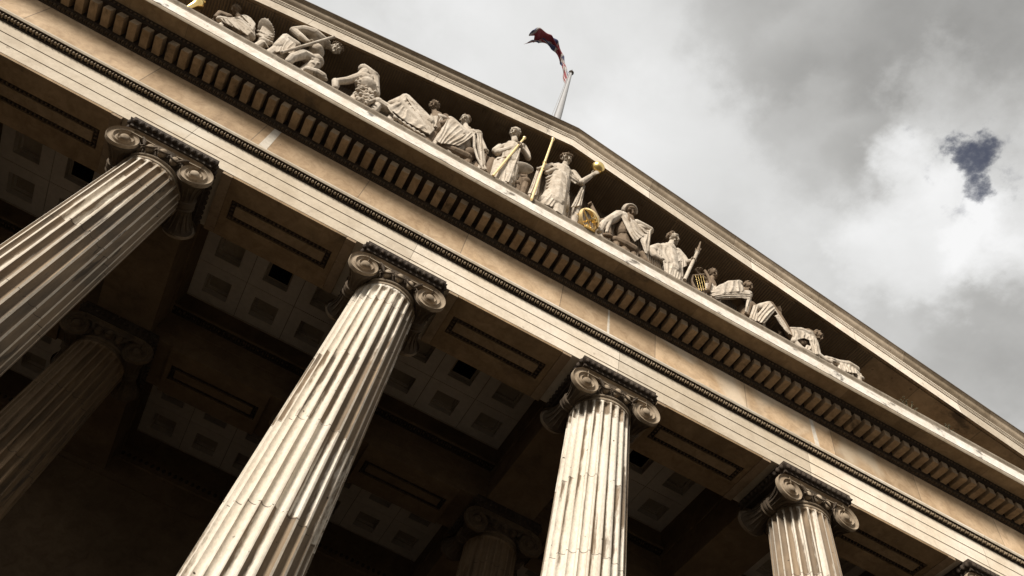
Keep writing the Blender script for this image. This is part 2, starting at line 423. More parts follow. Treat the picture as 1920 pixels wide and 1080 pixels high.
class MB:
    """Collects faces for one mesh object."""

    def __init__(s):
        s.v, s.f, s.m = [], [], []

    def add(s, vs, fs, mat=0):
        o = len(s.v)
        s.v += [tuple(v) for v in vs]
        s.f += [tuple(i + o for i in f) for f in fs]
        s.m += [mat] * len(fs)

    def box(s, a, b, mat=0):
        x0, y0, z0 = a
        x1, y1, z1 = b
        s.add([(x0, y0, z0), (x1, y0, z0), (x1, y1, z0), (x0, y1, z0), (x0, y0, z1), (x1, y0, z1), (x1, y1, z1), (x0, y1, z1)],
              [(0, 3, 2, 1), (4, 5, 6, 7), (0, 1, 5, 4), (1, 2, 6, 5), (2, 3, 7, 6), (3, 0, 4, 7)], mat)

    def grid(s, rows, mat=0, closed=False, flip=False):
        """rows: list of equally long lists of points."""
        n = len(rows[0])
        vs = [p for r in rows for p in r]
        fs = []
        for i in range(len(rows) - 1):
            for j in range(n if closed else n - 1):
                a, b = i * n + j, i * n + (j + 1) % n
                q = (a, b, b + n, a + n)
                fs.append(q[::-1] if flip else q)
        s.add(vs, fs, mat)

    def extrude(s, prof, xs, fz=None, mats=None, caps=True, closed=True):
        """A y-z profile carried along x; fz(x) shifts z."""
        n = len(prof)
        rows = [[(x, y, z + (fz(x) if fz else 0)) for y, z in prof] for x in xs]
        o = len(s.v)
        s.v += [p for r in rows for p in r]
        for i in range(len(xs) - 1):
            for j in range(n if closed else n - 1):
                k = (j + 1) % n
                s.f.append((o + i * n + j, o + i * n + k, o + (i + 1) * n + k, o + (i + 1) * n + j))
                s.m.append(mats[j] if mats else 0)
        if caps and closed:
            s.f.append(tuple(o + j for j in range(n))[::-1])
            s.m.append(0)
            s.f.append(tuple(o + (len(xs) - 1) * n + j for j in range(n)))
            s.m.append(0)

    def ell(s, c, r, mat=0, nu=8, nv=6, rot=None):
        vs, fs = [], []
        c = Vector(c)
        for i in range(nv + 1):
            t = math.pi * i / nv
            for j in range(nu):
                a = 2 * math.pi * j / nu
                p = Vector((math.sin(t) * math.cos(a) * r[0], math.sin(t) * math.sin(a) * r[1], math.cos(t) * r[2]))
                if rot:
                    p = rot @ p
                vs.append(c + p)
        for i in range(nv):
            for j in range(nu):
                k = (j + 1) % nu
                if i == 0:
                    fs.append((j, (i + 1) * nu + j, (i + 1) * nu + k))
                elif i == nv - 1:
                    fs.append((i * nu + j, (i + 1) * nu + j, i * nu + k))
                else:
                    fs.append((i * nu + j, (i + 1) * nu + j, (i + 1) * nu + k, i * nu + k))
        s.add(vs, fs, mat)

    def tube(s, pts, rad, mat=0, n=8, caps=True):
        pts = [Vector(p) for p in pts]
        if isinstance(rad, (int, float)):
            rad = [rad] * len(pts)
        rows = []
        ref = None
        for i, p in enumerate(pts):
            d = (pts[min(i + 1, len(pts) - 1)] - pts[max(i - 1, 0)]).normalized()
            if ref is None:
                ref = d.orthogonal().normalized()
            ref = (ref - d * ref.dot(d)).normalized()
            e = d.cross(ref)
            rows.append([p + (ref * math.cos(2 * math.pi * k / n) + e * math.sin(2 * math.pi * k / n)) * rad[i] for k in range(n)])
        o = len(s.v)
        s.grid(rows, mat, closed=True)
        if caps:
            s.f.append(tuple(o + k for k in range(n))[::-1])
            s.m.append(mat)
            e = o + (len(pts) - 1) * n
            s.f.append(tuple(e + k for k in range(n)))
            s.m.append(mat)

    def lathe(s, prof, c=(0, 0, 0), n=48, mat=0, axis='z', caps=True):
        rows = []
        for r, h in prof:
            row = []
            for k in range(n):
                a = 2 * math.pi * k / n
                if axis == 'z':
                    row.append((c[0] + r * math.cos(a), c[1] + r * math.sin(a), c[2] + h))
                else:
                    row.append((c[0] + r * math.cos(a), c[1] + h, c[2] + r * math.sin(a)))
            rows.append(row)
        o = len(s.v)
        s.grid(rows, mat, closed=True)
        if caps:
            s.f.append(tuple(o + k for k in range(n))[::-1])
            s.m.append(mat)
            e = o + (len(prof) - 1) * n
            s.f.append(tuple(e + k for k in range(n)))
            s.m.append(mat)

    def build(s, name, mats, parent=None, smooth=None, fix=True):
        me = D.meshes.new(name)
        me.from_pydata(s.v, [], s.f)
        for mt in (mats if isinstance(mats, (list, tuple)) else [mats]):
            me.materials.append(M[mt] if isinstance(mt, str) else mt)
        me.polygons.foreach_set('material_index', s.m)
        if fix:
            bm = bmesh.new()
            bm.from_mesh(me)
            bmesh.ops.recalc_face_normals(bm, faces=bm.faces)
            bm.to_mesh(me)
            bm.free()
        me.update()
        if smooth:
            me.shade_smooth()
            me.set_sharp_from_angle(angle=R_(smooth))
        o = D.objects.new(name, me)
        COL.objects.link(o)
        if parent:
            o.parent = parent
        return o


def thing(name, label, cat, loc=(0, 0, 0), group=None, kind=None):
    o = D.objects.new(name, None)
    o.empty_display_size = 0.2
    COL.objects.link(o)
    o.location = loc
    return tag(o, label, cat, group, kind)


def tag(o, label, cat, group=None, kind=None):
    o['label'] = label
    o['category'] = cat
    if group:
        o['group'] = group
    if kind:
        o['kind'] = kind
    return o


def copy_tree(o, parent=None):
    c = o.copy()
    COL.objects.link(c)
    c.parent = parent
    for ch in list(o.children):
        copy_tree(ch, c)
    return c


def YZ(*pts):
    return [(y * S, z * S + EYE) for y, z in pts]


def X(x):
    return (x - 1.5) * S


# ---------------------------------------------------------------- ground
mb = MB()
mb.box((-600, -600, -1.3), (600, 600, -0.32))
g = mb.build('ground', 'ground')
g['kind'] = 'structure'
mb = MB()
mb.box((X(-2.5), -3.4, -0.32 + 0.004), (X(5.5), 14, -0.16))
mb.box((X(-2.4), -2.9, -0.16), (X(5.4), 14, 0.0))
g = mb.build('portico_steps', 'floor')
g['kind'] = 'structure'

# ---------------------------------------------------------------- the portico
XL, XR = X(-2.13), X(5.13)
XLc, XRc = X(-2.335), X(5.335)
por = thing('portico', 'great sandstone portico with entablature and sculpture-filled triangular pediment carried on the fluted columns', 'building')


def egg_row(mbx, x0, x1, pitch, y, z, rx, ry, rz, mat, tilt=0.0, div=None):
    n = int((x1 - x0) / pitch)
    rot = Matrix.Rotation(tilt, 3, 'X')
    for i in range(n):
        x = x0 + (i + 0.5) * pitch
        mbx.ell((x, y, z), (rx, ry, rz), mat, 6, 4, rot)
        if div:
            mbx.box((x + pitch / 2 - div, y - ry * 0.8, z - rz * 1.1), (x + pitch / 2 + div, y + ry, z + rz * 1.1), mat)


def architrave(y0, back, label, mat, mould, egg, name):
    """Three fasciae, egg moulding and fillet; y0 is the face of the lowest fascia."""
    d = y0 + 0.1277
    prof = YZ((back, 0.1285), (y0, 0.1285), (y0, 0.188), (y0 - 0.0028, 0.188), (y0 - 0.0028, 0.2515), (y0 - 0.0056, 0.2515), (y0 - 0.0056, 0.3135), (back, 0.3135))
    a = MB()
    xs = [XL + (XR - XL) * i / 40 for i in range(41)]
    a.extrude(prof, xs)
    o = a.build(name, mat, por)
    # moulding
    b = MB()
    prof = YZ((back, 0.3137), (y0 - 0.008, 0.3137), (y0 - 0.010, 0.3205), (y0 - 0.008, 0.3215), (y0 - 0.010, 0.335), (y0 - 0.032, 0.3375), (back, 0.3375))
    b.extrude(prof, xs, mats=[0] * 7)
    egg_row(b, XL, XR, S / 39, (y0 - 0.0205) * S, 0.3275 * S + EYE, 0.027, 0.040, 0.033, 1, tilt=R_(28), div=0.005)
    egg_row(b, XL, XR, S / 78, (y0 - 0.0095) * S, 0.3175 * S + EYE, 0.018, 0.016, 0.014, 0)
    mo = b.build('egg_moulding', [mould, egg], o, smooth=50)
    c = MB()
    c.extrude(YZ((back, 0.338), (y0 - 0.034, 0.338), (y0 - 0.038, 0.346), (y0 - 0.038, 0.353), (back, 0.353)), xs)
    c.build('fillet', mat, o)
    return o


arch = architrave(-0.1277, 0.162, None, 'arch', 'mould', 'egg', 'architrave')
# soffit of the architrave is darker brown stone; sunk panel with egg border per bay


def soffit(yc, half, o, m1, m2, m3, band=True, bays=range(-2, 5)):
    for k in bays:
        xa, xb = k + 0.272, k + 0.7125
        ya, yb = yc - 0.048, yc + 0.048
        z = 0.1285 * S + EYE
        t = 0.05
        a = MB()
        # stone ring of the soffit between the abaci, 5 mm below the beam, with the sunk panel inside it
        x0, x1, y0, y1 = X(k + 0.246), X(k + 0.738), (yc - half) * S, (yc + half) * S
        ax, bx, ay, by = X(xa), X(xb), ya * S, yb * S
        zz0 = z - 0.06
        for (p, q) in (((x0, y0), (x1, ay)), ((x0, by), (x1, y1)), ((x0, ay), (ax, by)), ((bx, ay), (x1, by))):
            a.box((p[0], p[1], zz0), (q[0], q[1], z - 0.002))
        e = a.build('soffit_panel', m1, o)
        b = MB()
        wd = 0.105
        b.box((ax, ay, z - 0.012), (bx, by, z - 0.003), 0)
        for (p, q) in (((ax, ay), (bx, ay + wd * 0.35)), ((ax, by - wd * 0.35), (bx, by)), ((ax, ay), (ax + wd * 0.35, by)), ((bx - wd * 0.35, ay), (bx, by))):
            pass
        n = int((bx - ax) / 0.075)
        for i in range(n):
            xx = ax + (i + 0.5) * (bx - ax) / n
            for yy in (ay + wd * 0.5, by - wd * 0.5):
                b.ell((xx, yy, z - 0.034), (0.022, 0.034, 0.03), 1, 6, 4)
        n = int((by - ay) / 0.075)
        for i in range(n):
            yy = ay + (i + 0.5) * (by - ay) / n
            for xx in (ax + wd * 0.5, bx - wd * 0.5):
                b.ell((xx, yy, z - 0.034), (0.034, 0.022, 0.03), 1, 6, 4)
        b.build('egg_border', ['mould', m2], e, smooth=50)
        c = MB()
        c.box((ax + wd, ay + wd, z - 0.056), (bx - wd, by - wd, z - 0.0125))
        c.build('inner_panel', m3, e)
    # low bands beside the capitals
    for k in (bays if band else ()):
        for s_ in (k + 0.203, k + 0.7395):
            a = MB()
            a.box((X(s_), (yc - half + 0.001) * S, 0.1285 * S + EYE - 0.068), (X(s_ + 0.0415), (yc + half) * S, 0.1285 * S + EYE - 0.002))
            a.build('soffit_band', 'soffit_band' if 'soffit_band' in M else m1, o)


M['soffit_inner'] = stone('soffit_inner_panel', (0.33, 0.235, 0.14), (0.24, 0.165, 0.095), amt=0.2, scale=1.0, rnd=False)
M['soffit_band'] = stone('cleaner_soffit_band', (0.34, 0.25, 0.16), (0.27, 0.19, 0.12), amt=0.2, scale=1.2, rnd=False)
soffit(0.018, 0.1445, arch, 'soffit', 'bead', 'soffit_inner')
# frieze
mb = MB()
xs = [XL + (XR - XL) * i / 40 for i in range(41)]
mb.extrude(YZ((0.12, 0.3535), (-0.1305, 0.3535), (-0.1305, 0.590), (0.12, 0.590)), xs)
fz = mb.build('frieze', 'frieze', por)
M['repair'] = stone('fresh_repair_stone', (0.68, 0.62, 0.53), (0.60, 0.53, 0.43), amt=0.08, rnd=False)
for xa_, xb_, label in ((0.222, 0.262, None), (3.066, 3.094, None), (1.93, 1.945, None)):
    a = MB()
    a.add([(X(xa_), -0.1305 * S - 0.004, 0.355 * S + EYE), (X(xb_), -0.1305 * S - 0.004, 0.355 * S + EYE), (X(xb_ - 0.012), -0.1305 * S - 0.004, 0.588 * S + EYE), (X(xa_ - 0.004), -0.1305 * S - 0.004, 0.588 * S + EYE),
           (X(xa_), -0.13 * S, 0.355 * S + EYE), (X(xb_), -0.13 * S, 0.355 * S + EYE), (X(xb_ - 0.012), -0.13 * S, 0.588 * S + EYE), (X(xa_ - 0.004), -0.13 * S, 0.588 * S + EYE)],
          [(0, 1, 2, 3), (4, 7, 6, 5), (0, 4, 5, 1), (1, 5, 6, 2), (2, 6, 7, 3), (3, 7, 4, 0)])
    a.build('repair_strip', 'repair', fz)
# cornice: carved cyma, bed, dentils, bead, corona
cor = MB()
xs = [XLc + (XRc - XLc) * i / 60 for i in range(61)]
prof = YZ((0.05, 0.5905), (-0.134, 0.5905), (-0.137, 0.594), (-0.140, 0.603), (-0.147, 0.612), (-0.150, 0.6195), (-0.152, 0.6205), (-0.152, 0.660), (-0.2395, 0.660),
          (-0.2395, 0.664), (-0.243, 0.6645), (-0.246, 0.670), (-0.252, 0.680), (-0.256, 0.685), (-0.3255, 0.685), (-0.329, 0.6825), (-0.334, 0.690), (-0.3345, 0.7005), (-0.3365, 0.7015), (-0.3365, 0.7645), (0.05, 0.7645))
mats = [1, 1, 1, 1, 1, 1, 1, 1, 1, 1, 1, 1, 1, 2, 3, 3, 3, 3, 4, 4, 4]  # near-black backs and tops of the dentil gaps paint in their shade
cor.extrude(prof, xs, mats=mats)
# leaf ornament under the dentils and beads above
egg_row(cor, XLc + 0.9, XRc - 0.9, S / 52, -0.1430 * S, 0.6035 * S + EYE, 0.026, 0.030, 0.040, 6, tilt=R_(30), div=0.005)
egg_row(cor, XLc, XRc, S / 53, -0.2515 * S, 0.6735 * S + EYE, 0.025, 0.022, 0.025, 6)
M['gutter'] = stone('stained_gutter_stone', (0.36, 0.30, 0.23), (0.20, 0.155, 0.105), amt=0.5, scale=2.0, streak=(2.5, 2, 2.5), edge=0.15, rnd=False)
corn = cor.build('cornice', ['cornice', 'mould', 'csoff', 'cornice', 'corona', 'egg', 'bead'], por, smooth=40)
gu = MB()
gu.extrude(YZ((0.05, 0.765), (-0.334, 0.765), (-0.331, 0.772), (-0.331, 0.786), (-0.3335, 0.792), (-0.3365, 0.800), (-0.3365, 0.812), (-0.331, 0.815), (-0.300, 0.805), (0.05, 0.805)), xs)
gu.build('gutter_moulding', 'gutter', corn)
# dentils: the hundred in view one by one, the rest as two runs
dm = MB()
dw, dp = 0.0354 * S, S / 17
dm.box((0, 0, 0), (dw, (0.2365 - 0.1522) * S, 0.0390 * S))
bmx = bmesh.new()
first = None
xd = X(-0.80)
vis = []
i = 0
while len(vis) < 98:
    if first is None:
        first = dm.build('dentil', 'dentil', corn)
        md = first.modifiers.new('edge', 'BEVEL')
        md.width = 0.006
        md.segments = 2
        d_ = first
    else:
        d_ = first.copy()
        COL.objects.link(d_)
    d_.parent = corn
    d_.location = (xd + i * dp + random.uniform(-0.004, 0.004), -0.2365 * S + random.uniform(-0.004, 0.004), 0.6208 * S + EYE)
    vis.append(d_)
    i += 1
rest = MB()
xx = xd - dp
while xx > XLc + 0.5:
    rest.box((xx, -0.2365 * S, 0.6208 * S + EYE), (xx + dw, -0.1522 * S, 0.6598 * S + EYE))
    xx -= dp
xx = xd + 98 * dp
while xx < XRc - 0.5:
    rest.box((xx, -0.2365 * S, 0.6208 * S + EYE), (xx + dw, -0.1522 * S, 0.6598 * S + EYE))
    xx += dp
r_ = rest.build('dentil_run', 'dentil', corn)
r_['kind'] = 'stuff'

# tympanum and raking cornice
SL = 0.2265


def rz(x):
    return -SL * abs(x)


ty = MB()
ty.extrude(YZ((-0.10, 0.806), (-0.10, 1.66), (0.02, 1.66), (0.02, 0.806)), [XL, 0, XR], fz=None)
tyv = MB()
hw = XR
apexz = 1.66 * S + EYE
tyv.add([(-hw, -0.10 * S, 0.8055 * S + EYE), (hw, -0.10 * S, 0.8055 * S + EYE), (hw, -0.10 * S, apexz - SL * hw), (0, -0.10 * S, apexz), (-hw, -0.10 * S, apexz - SL * hw),
         (-hw, 0.02 * S, 0.8055 * S + EYE), (hw, 0.02 * S, 0.8055 * S + EYE), (hw, 0.02 * S, apexz - SL * hw), (0, 0.02 * S, apexz), (-hw, 0.02 * S, apexz - SL * hw)],
        [(0, 1, 2, 3, 4), (9, 8, 7, 6, 5), (0, 5, 6, 1), (1, 6, 7, 2), (2, 7, 8, 3), (3, 8, 9, 4), (4, 9, 5, 0)])
tyv.build('tympanum', 'tymp', por)
rk = MB()
xs2 = [XLc + (0 - XLc) * i / 24 for i in range(25)] + [XRc * i / 24 for i in range(1, 25)]
prof = YZ((0.03, 1.640), (-0.099, 1.640), (-0.099, 1.622), (-0.312, 1.622), (-0.314, 1.628), (-0.3205, 1.628), (-0.322, 1.6185), (-0.335, 1.618), (-0.335, 1.6965), (-0.331, 1.698), (-0.331, 1.7005),
          (-0.3385, 1.7015), (-0.3385, 1.709), (-0.341, 1.710), (-0.341, 1.7175), (-0.3445, 1.7185), (-0.3445, 1.727), (-0.338, 1.729), (-0.3415, 1.735), (-0.3490, 1.743), (-0.3560, 1.752),
          (-0.3590, 1.762), (-0.3595, 1.770), (-0.3640, 1.778), (-0.3740, 1.7835), (-0.3760, 1.7860), (-0.3760, 1.794), (-0.33, 1.800), (0.03, 1.800))
mats = [1, 1, 1, 1, 1, 1, 1, 2, 2, 0, 0, 2, 2, 2, 2, 2, 2, 0, 0, 0, 0, 0, 0, 0, 3, 3, 3, 3, 3]
assert len(mats) == len(prof) + 1 or len(mats) == len(prof), (len(mats), len(prof))
rk.extrude(prof, xs2, fz=rz, mats=mats)
M['rakeface'] = stone('raking_fascia_stone', (0.80, 0.72, 0.61), (0.66, 0.57, 0.46), mottle=0.5, amt=0.2, scale=0.8, streak=(1.0, 2, 1.0), rnd=False, joints=(2.9, 0.7, 0.012))
rake = rk.build('raking_cornice', ['raking', 'tymp', 'rakeface', 'soot'], por, smooth=38)
# bird netting stretched under the raking soffit: fine wires
net = MB()
zs = 1.622 * S + EYE
for sgn in (-1, 1):
    k = 0
    while True:
        x = 0.03 + k * 0.060
        if x > 8.6:
            break
        k += 1
        xa = sgn * x
        z = zs - SL * x - 0.022
        net.add([(xa - 0.011, -0.309 * S, z), (xa + 0.011, -0.309 * S, z), (xa + 0.011, -0.105 * S, z), (xa - 0.011, -0.105 * S, z),
                 (xa - 0.011, -0.309 * S, z + 0.02), (xa + 0.011, -0.309 * S, z + 0.02), (xa + 0.011, -0.105 * S, z + 0.02), (xa - 0.011, -0.105 * S, z + 0.02)],
                [(0, 3, 2, 1), (4, 5, 6, 7), (0, 1, 5, 4), (1, 2, 6, 5), (2, 3, 7, 6), (3, 0, 4, 7)])
        z0 = 0.81 * S + EYE
        z1 = z - 0.01
        if z1 > z0:
            net.box((xa - 0.011, -0.10 * S - 0.03, z0), (xa + 0.011, -0.10 * S - 0.012, z1))
net.build('netting', 'net', rake)
# roof behind the pediment
rf = MB()
zr = 1.806 * S + EYE
rf.add([(-hw - 0.8, -0.3 * S, zr - SL * (hw + .8)), (0, -0.3 * S, zr), (hw + 0.8, -0.3 * S, zr - SL * (hw + .8)), (-hw - 0.8, 3.2 * S, zr - SL * (hw + .8)), (0, 3.2 * S, zr), (hw + 0.8, 3.2 * S, zr - SL * (hw + .8))],
       [(0, 1, 4, 3), (1, 2, 5, 4)])
rf.build('roof', 'lead', por, fix=False)

# inner order: rear architrave, cross beams, coffers, back wall
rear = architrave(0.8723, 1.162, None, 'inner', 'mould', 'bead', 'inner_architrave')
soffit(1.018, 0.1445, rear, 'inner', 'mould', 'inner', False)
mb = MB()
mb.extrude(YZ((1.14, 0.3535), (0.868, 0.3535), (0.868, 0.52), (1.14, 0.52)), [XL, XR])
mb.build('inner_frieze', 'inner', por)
for row, (ya, yb) in enumerate(((0.163, 0.8715), (1.163, 1.93))):
    for k in range(-2, 6):
        b = MB()
        yb2 = yb if row == 0 else yb
        b.box((X(k - 0.128), ya * S, 0.1285 * S + EYE), (X(k + 0.128), yb2 * S, 0.30 * S + EYE))
        b.box((X(k - 0.136), ya * S, 0.30 * S + EYE), (X(k + 0.136), yb2 * S, 0.315 * S + EYE))
        b.box((X(k - 0.128), ya * S, 0.315 * S + EYE), (X(k + 0.128), yb2 * S, 0.52 * S + EYE))
        b.build('cross_beam', 'inner', por)
M['soffit_edge'] = stone('ceiling_edge_moulding', (0.48, 0.41, 0.32), (0.40, 0.33, 0.25), amt=0.05, rnd=False)
zc = (0.48, 0.455)
for row, (ya, yb) in enumerate(((0.1625, 0.8675), (1.1625, 1.9295))):
    for k in range(-2, 5):
        z0 = zc[row] * S + EYE
        xa, xb = X(k + 0.1285), X(k + 0.8715)
        # the coffer grid is centred between the beams
        if row == 0:
            yya, yyb = ya * S, yb * S
        else:
            yya, yyb = ya * S, yb * S
        c = MB()
        cw, cd = (xb - xa) / 3, (yyb - yya) / 3
        holes = []
        for i in range(3):
            for j in range(3):
                ox, oy = xa + i * cw, yya + j * cd
                gx, gy = cw * 0.245, cd * 0.245
                g_ = 0.006
                e0, e1 = ox + (g_ if i else 0), ox + cw - (g_ if i < 2 else 0)
                f0, f1 = oy + (g_ if j else 0), oy + cd - (g_ if j < 2 else 0)
                c0, c1, d0, d1 = ox + gx, ox + cw - gx, oy + gy, oy + cd - gy
                out = [(e0, f0), (e1, f0), (e1, f1), (e0, f1)]
                inn = [(c0, d0), (c1, d0), (c1, d1), (c0, d1)]
                st = 0.055
                deep = 0.15
                hole = (i == 1 and j == 1)
                inn2 = [(c0 + st, d0 + st), (c1 - st, d0 + st), (c1 - st, d1 - st), (c0 + st, d1 - st)]
                vs = [(*p, z0 + 0.02) for p in out] + [(*p, z0) for p in out] + [(*p, z0) for p in inn] + [(*p, z0 + deep) for p in inn] + [(*p, z0 + deep) for p in inn2] + \
                    [(*p, z0 + deep + (0.07 if not hole else 0.9)) for p in inn2]
                fs = []
                for lv in range(5):
                    for q in range(4):
                        r = (q + 1) % 4
                        fs.append((lv * 4 + q, lv * 4 + r, lv * 4 + 4 + r, lv * 4 + 4 + q))
                c.add(vs, fs[:-8], 0)
                c.add(vs, fs[-8:-4], 2)
                c.add(vs, fs[-4:], 1 if hole else 0)
                c.add(vs, [(20, 21, 22, 23)], 1 if hole else 2)
        c.box((xa, yya, z0 + 0.021), (xb, yya + 0.01, z0 + 0.3))
        # back of the joints
        for i in (1, 2):
            c.box((xa + i * cw - 0.0058, yya, z0 + 0.018), (xa + i * cw + 0.0058, yyb, z0 + 0.03), 1)
            c.box((xa, yya + i * cd - 0.0058, z0 + 0.018), (xb, yya + i * cd + 0.0058, z0 + 0.03), 1)
        co = c.build('coffered_ceiling', ['ceil', 'dark', 'coffer'], por, fix=False)
        e = MB()
        e.box((xa + 0.001, yyb - 0.028, z0 - 0.02), (xb - 0.001, yyb - 0.001, z0 - 0.002))
        e.build('edge_moulding', 'soffit_edge', co)
mb = MB()
mb.box((XL, 0.05 * S, 0.75 * S + EYE), (XR, 3.2 * S, 0.80 * S + EYE))
mb.box((XL, 1.93 * S, 0.0), (XR, 2.3 * S, 0.75 * S + EYE))
bw = mb.build('back_wall', 'inner', por)
mb = MB()
mb.extrude(YZ((1.93, 0.10), (1.915, 0.10), (1.915, 0.22), (1.905, 0.225), (1.905, 0.30), (1.93, 0.30)), [XL, XR])
egg_row(mb, XL, XR, S / 30, 1.903 * S, 0.262 * S + EYE, 0.045, 0.03, 0.06, 1)
mb.build('wall_moulding', ['inner', 'mould'], bw, smooth=50)

# ---------------------------------------------------------------- columns
EZ = 0.0     # capital coordinates: z measured from the volute eyes; column root stands on the floor, so add EYE


def r_at(h):          # shaft radius at height h above the floor
    return 0.562 + 0.0169 * (EYE - h)


def make_shaft(parent, mat='shaft'):
    nf, per = 24, 11
    ztop = EYE - 0.20
    hw_ = 0.40
    zs_ = [0.62, 0.70, 0.80, 1.0] + [1.0 + (ztop - 0.30 - 1.0) * i / 26 for i in range(1, 27)] + [ztop - 0.10 + 0.012 * i for i in range(-7, 9)] + [EYE - 0.165]
    zs_ = sorted(set(round(z, 4) for z in zs_ if z <= EYE - 0.165))
    rows = []
    us = [-1.0, -0.92, -0.75, -0.5, -0.25, 0.0, 0.25, 0.5, 0.75, 0.92, 1.0]
    for z in zs_:
        r = r_at(z)
        hwm = math.pi * r / nf * hw_ * 2
        row = []
        for k in range(nf):
            a0 = 2 * math.pi * k / nf
            for u in us:
                a = a0 + u * hw_ * 2 * math.pi / nf
                t = (ztop - z) / hwm
                tb = (z - 0.72) / hwm
                q = 1 - u * u
                if t < 1:
                    q -= (1 - t) ** 2 if t > 0 else 1
                if tb < 1:
                    q -= (1 - tb) ** 2 if tb > 0 else 1
                dep = 0.072 * (r / 0.6) * math.sqrt(max(0.0, q))
                row.append(((r - dep) * math.cos(a), (r - dep) * math.sin(a), z))
        rows.append(row)
    b = MB()
    b.grid(rows, 0, closed=True)
    o = b.build('shaft', mat, parent, smooth=32)
    # neck ring
    c = MB()
    r = r_at(EYE)
    c.lathe([(r - 0.02, -0.166), (r + 0.012, -0.160), (r + 0.022, -0.135), (r + 0.012, -0.112), (r + 0.004, -0.105), (r + 0.035, -0.098), (r + 0.048, -0.075), (r + 0.035, -0.052), (r, -0.045)], (0, 0, EYE), 64)
    c.build('neck_ring', 'cap', parent, smooth=50)
    # base
    d = MB()
    rb = r_at(0.6)
    d.lathe([(rb + 0.30, 0.0), (rb + 0.34, 0.05), (rb + 0.36, 0.13), (rb + 0.34, 0.21), (rb + 0.28, 0.25), (rb + 0.17, 0.27), (rb + 0.12, 0.33), (rb + 0.14, 0.38), (rb + 0.20, 0.40),
             (rb + 0.23, 0.46), (rb + 0.20, 0.53), (rb + 0.08, 0.56), (rb + 0.03, 0.60), (rb - 0.02, 0.621)], (0, 0, 0.0), 64)
    d.build('base', mat, parent, smooth=50)
    return o


VB = 0.0735
VR = 0.335
VX = 0.618
VY = 0.600


def vol_r(th):
    return VR * math.exp(-VB * th)


def make_volute(parent, side, front):
    """One scroll face: polar height field, spiral ridge with hollow channel, boss at the centre. side +-1, front -1 (facing out) or +1 (rear)."""
    nt_, nr = 96, 34
    b = MB()
    rows = []
    for j in range(nr + 1):
        row = []
        for i in range(nt_):
            th = 2 * math.pi * (i + 0.001) / nt_
            rm = vol_r(th)
            r = rm * (1 - j / nr) + 0.002 * (j / nr)
            rr = max(r, 0.03)
            u = (math.log(VR / rr) / VB - th) / (2 * math.pi)
            fr = u - math.floor(u)
            if r < 0.078:
                h = 0.012 + 0.045 * math.sqrt(max(0, 1 - (r / 0.078) ** 2))
            else:
                ridge = max(0, 1 - min(fr, 1 - fr) / 0.16)
                h = 0.030 * math.sin(ridge * math.pi / 2) - 0.020 * math.sin(math.pi * fr) * (r / 0.3) ** 0.5
                if j == 0:
                    h = 0.0
            ang = math.pi / 2 + side * (-th)
            row.append((side * VX + r * math.cos(ang), front * (VY + h), EYE + r * math.sin(ang)))
        rows.append(row)
    # rim carried back
    rim = [[(p[0], front * (VY - 0.06), p[2]) for p in rows[0]]]
    b.grid(rim + rows, 0, closed=True)
    return b.build('volute', 'cap', parent, smooth=45)


def make_bolster(parent, side):
    """The rolled side of the capital: two bells meeting at a belt."""
    b = MB()
    prof = [(0.262, -0.56), (0.258, -0.545), (0.245, -0.53), (0.236, -0.50), (0.200, -0.43), (0.165, -0.34), (0.143, -0.24), (0.136, -0.15), (0.140, -0.10), (0.165, -0.095), (0.172, -0.075), (0.160, -0.055),
            (0.150, -0.05), (0.162, -0.03), (0.168, 0.0)]
    prof = prof + [(r, -h) for r, h in prof[-2::-1]]
    b.lathe([(r, h) for r, h in prof], (side * VX, 0, EYE - 0.015), 40, axis='y', caps=True)
    # leaf scales on the bells
    for s_ in (-1, 1):
        for k in range(14):
            a = 2 * math.pi * k / 14
            pts = []
            for t in range(6):
                h = 0.12 + 0.38 * t / 5
                r = 0.137 + 0.099 * (t / 5) ** 1.9
                pts.append((side * VX + (r + 0.004) * math.cos(a), s_ * h, EYE - 0.015 + (r + 0.004) * math.sin(a)))
            b.tube(pts, [0.006, 0.012, 0.014, 0.016, 0.016, 0.006], 0, 5)
    return b.build('bolster', 'capd', parent, smooth=50)


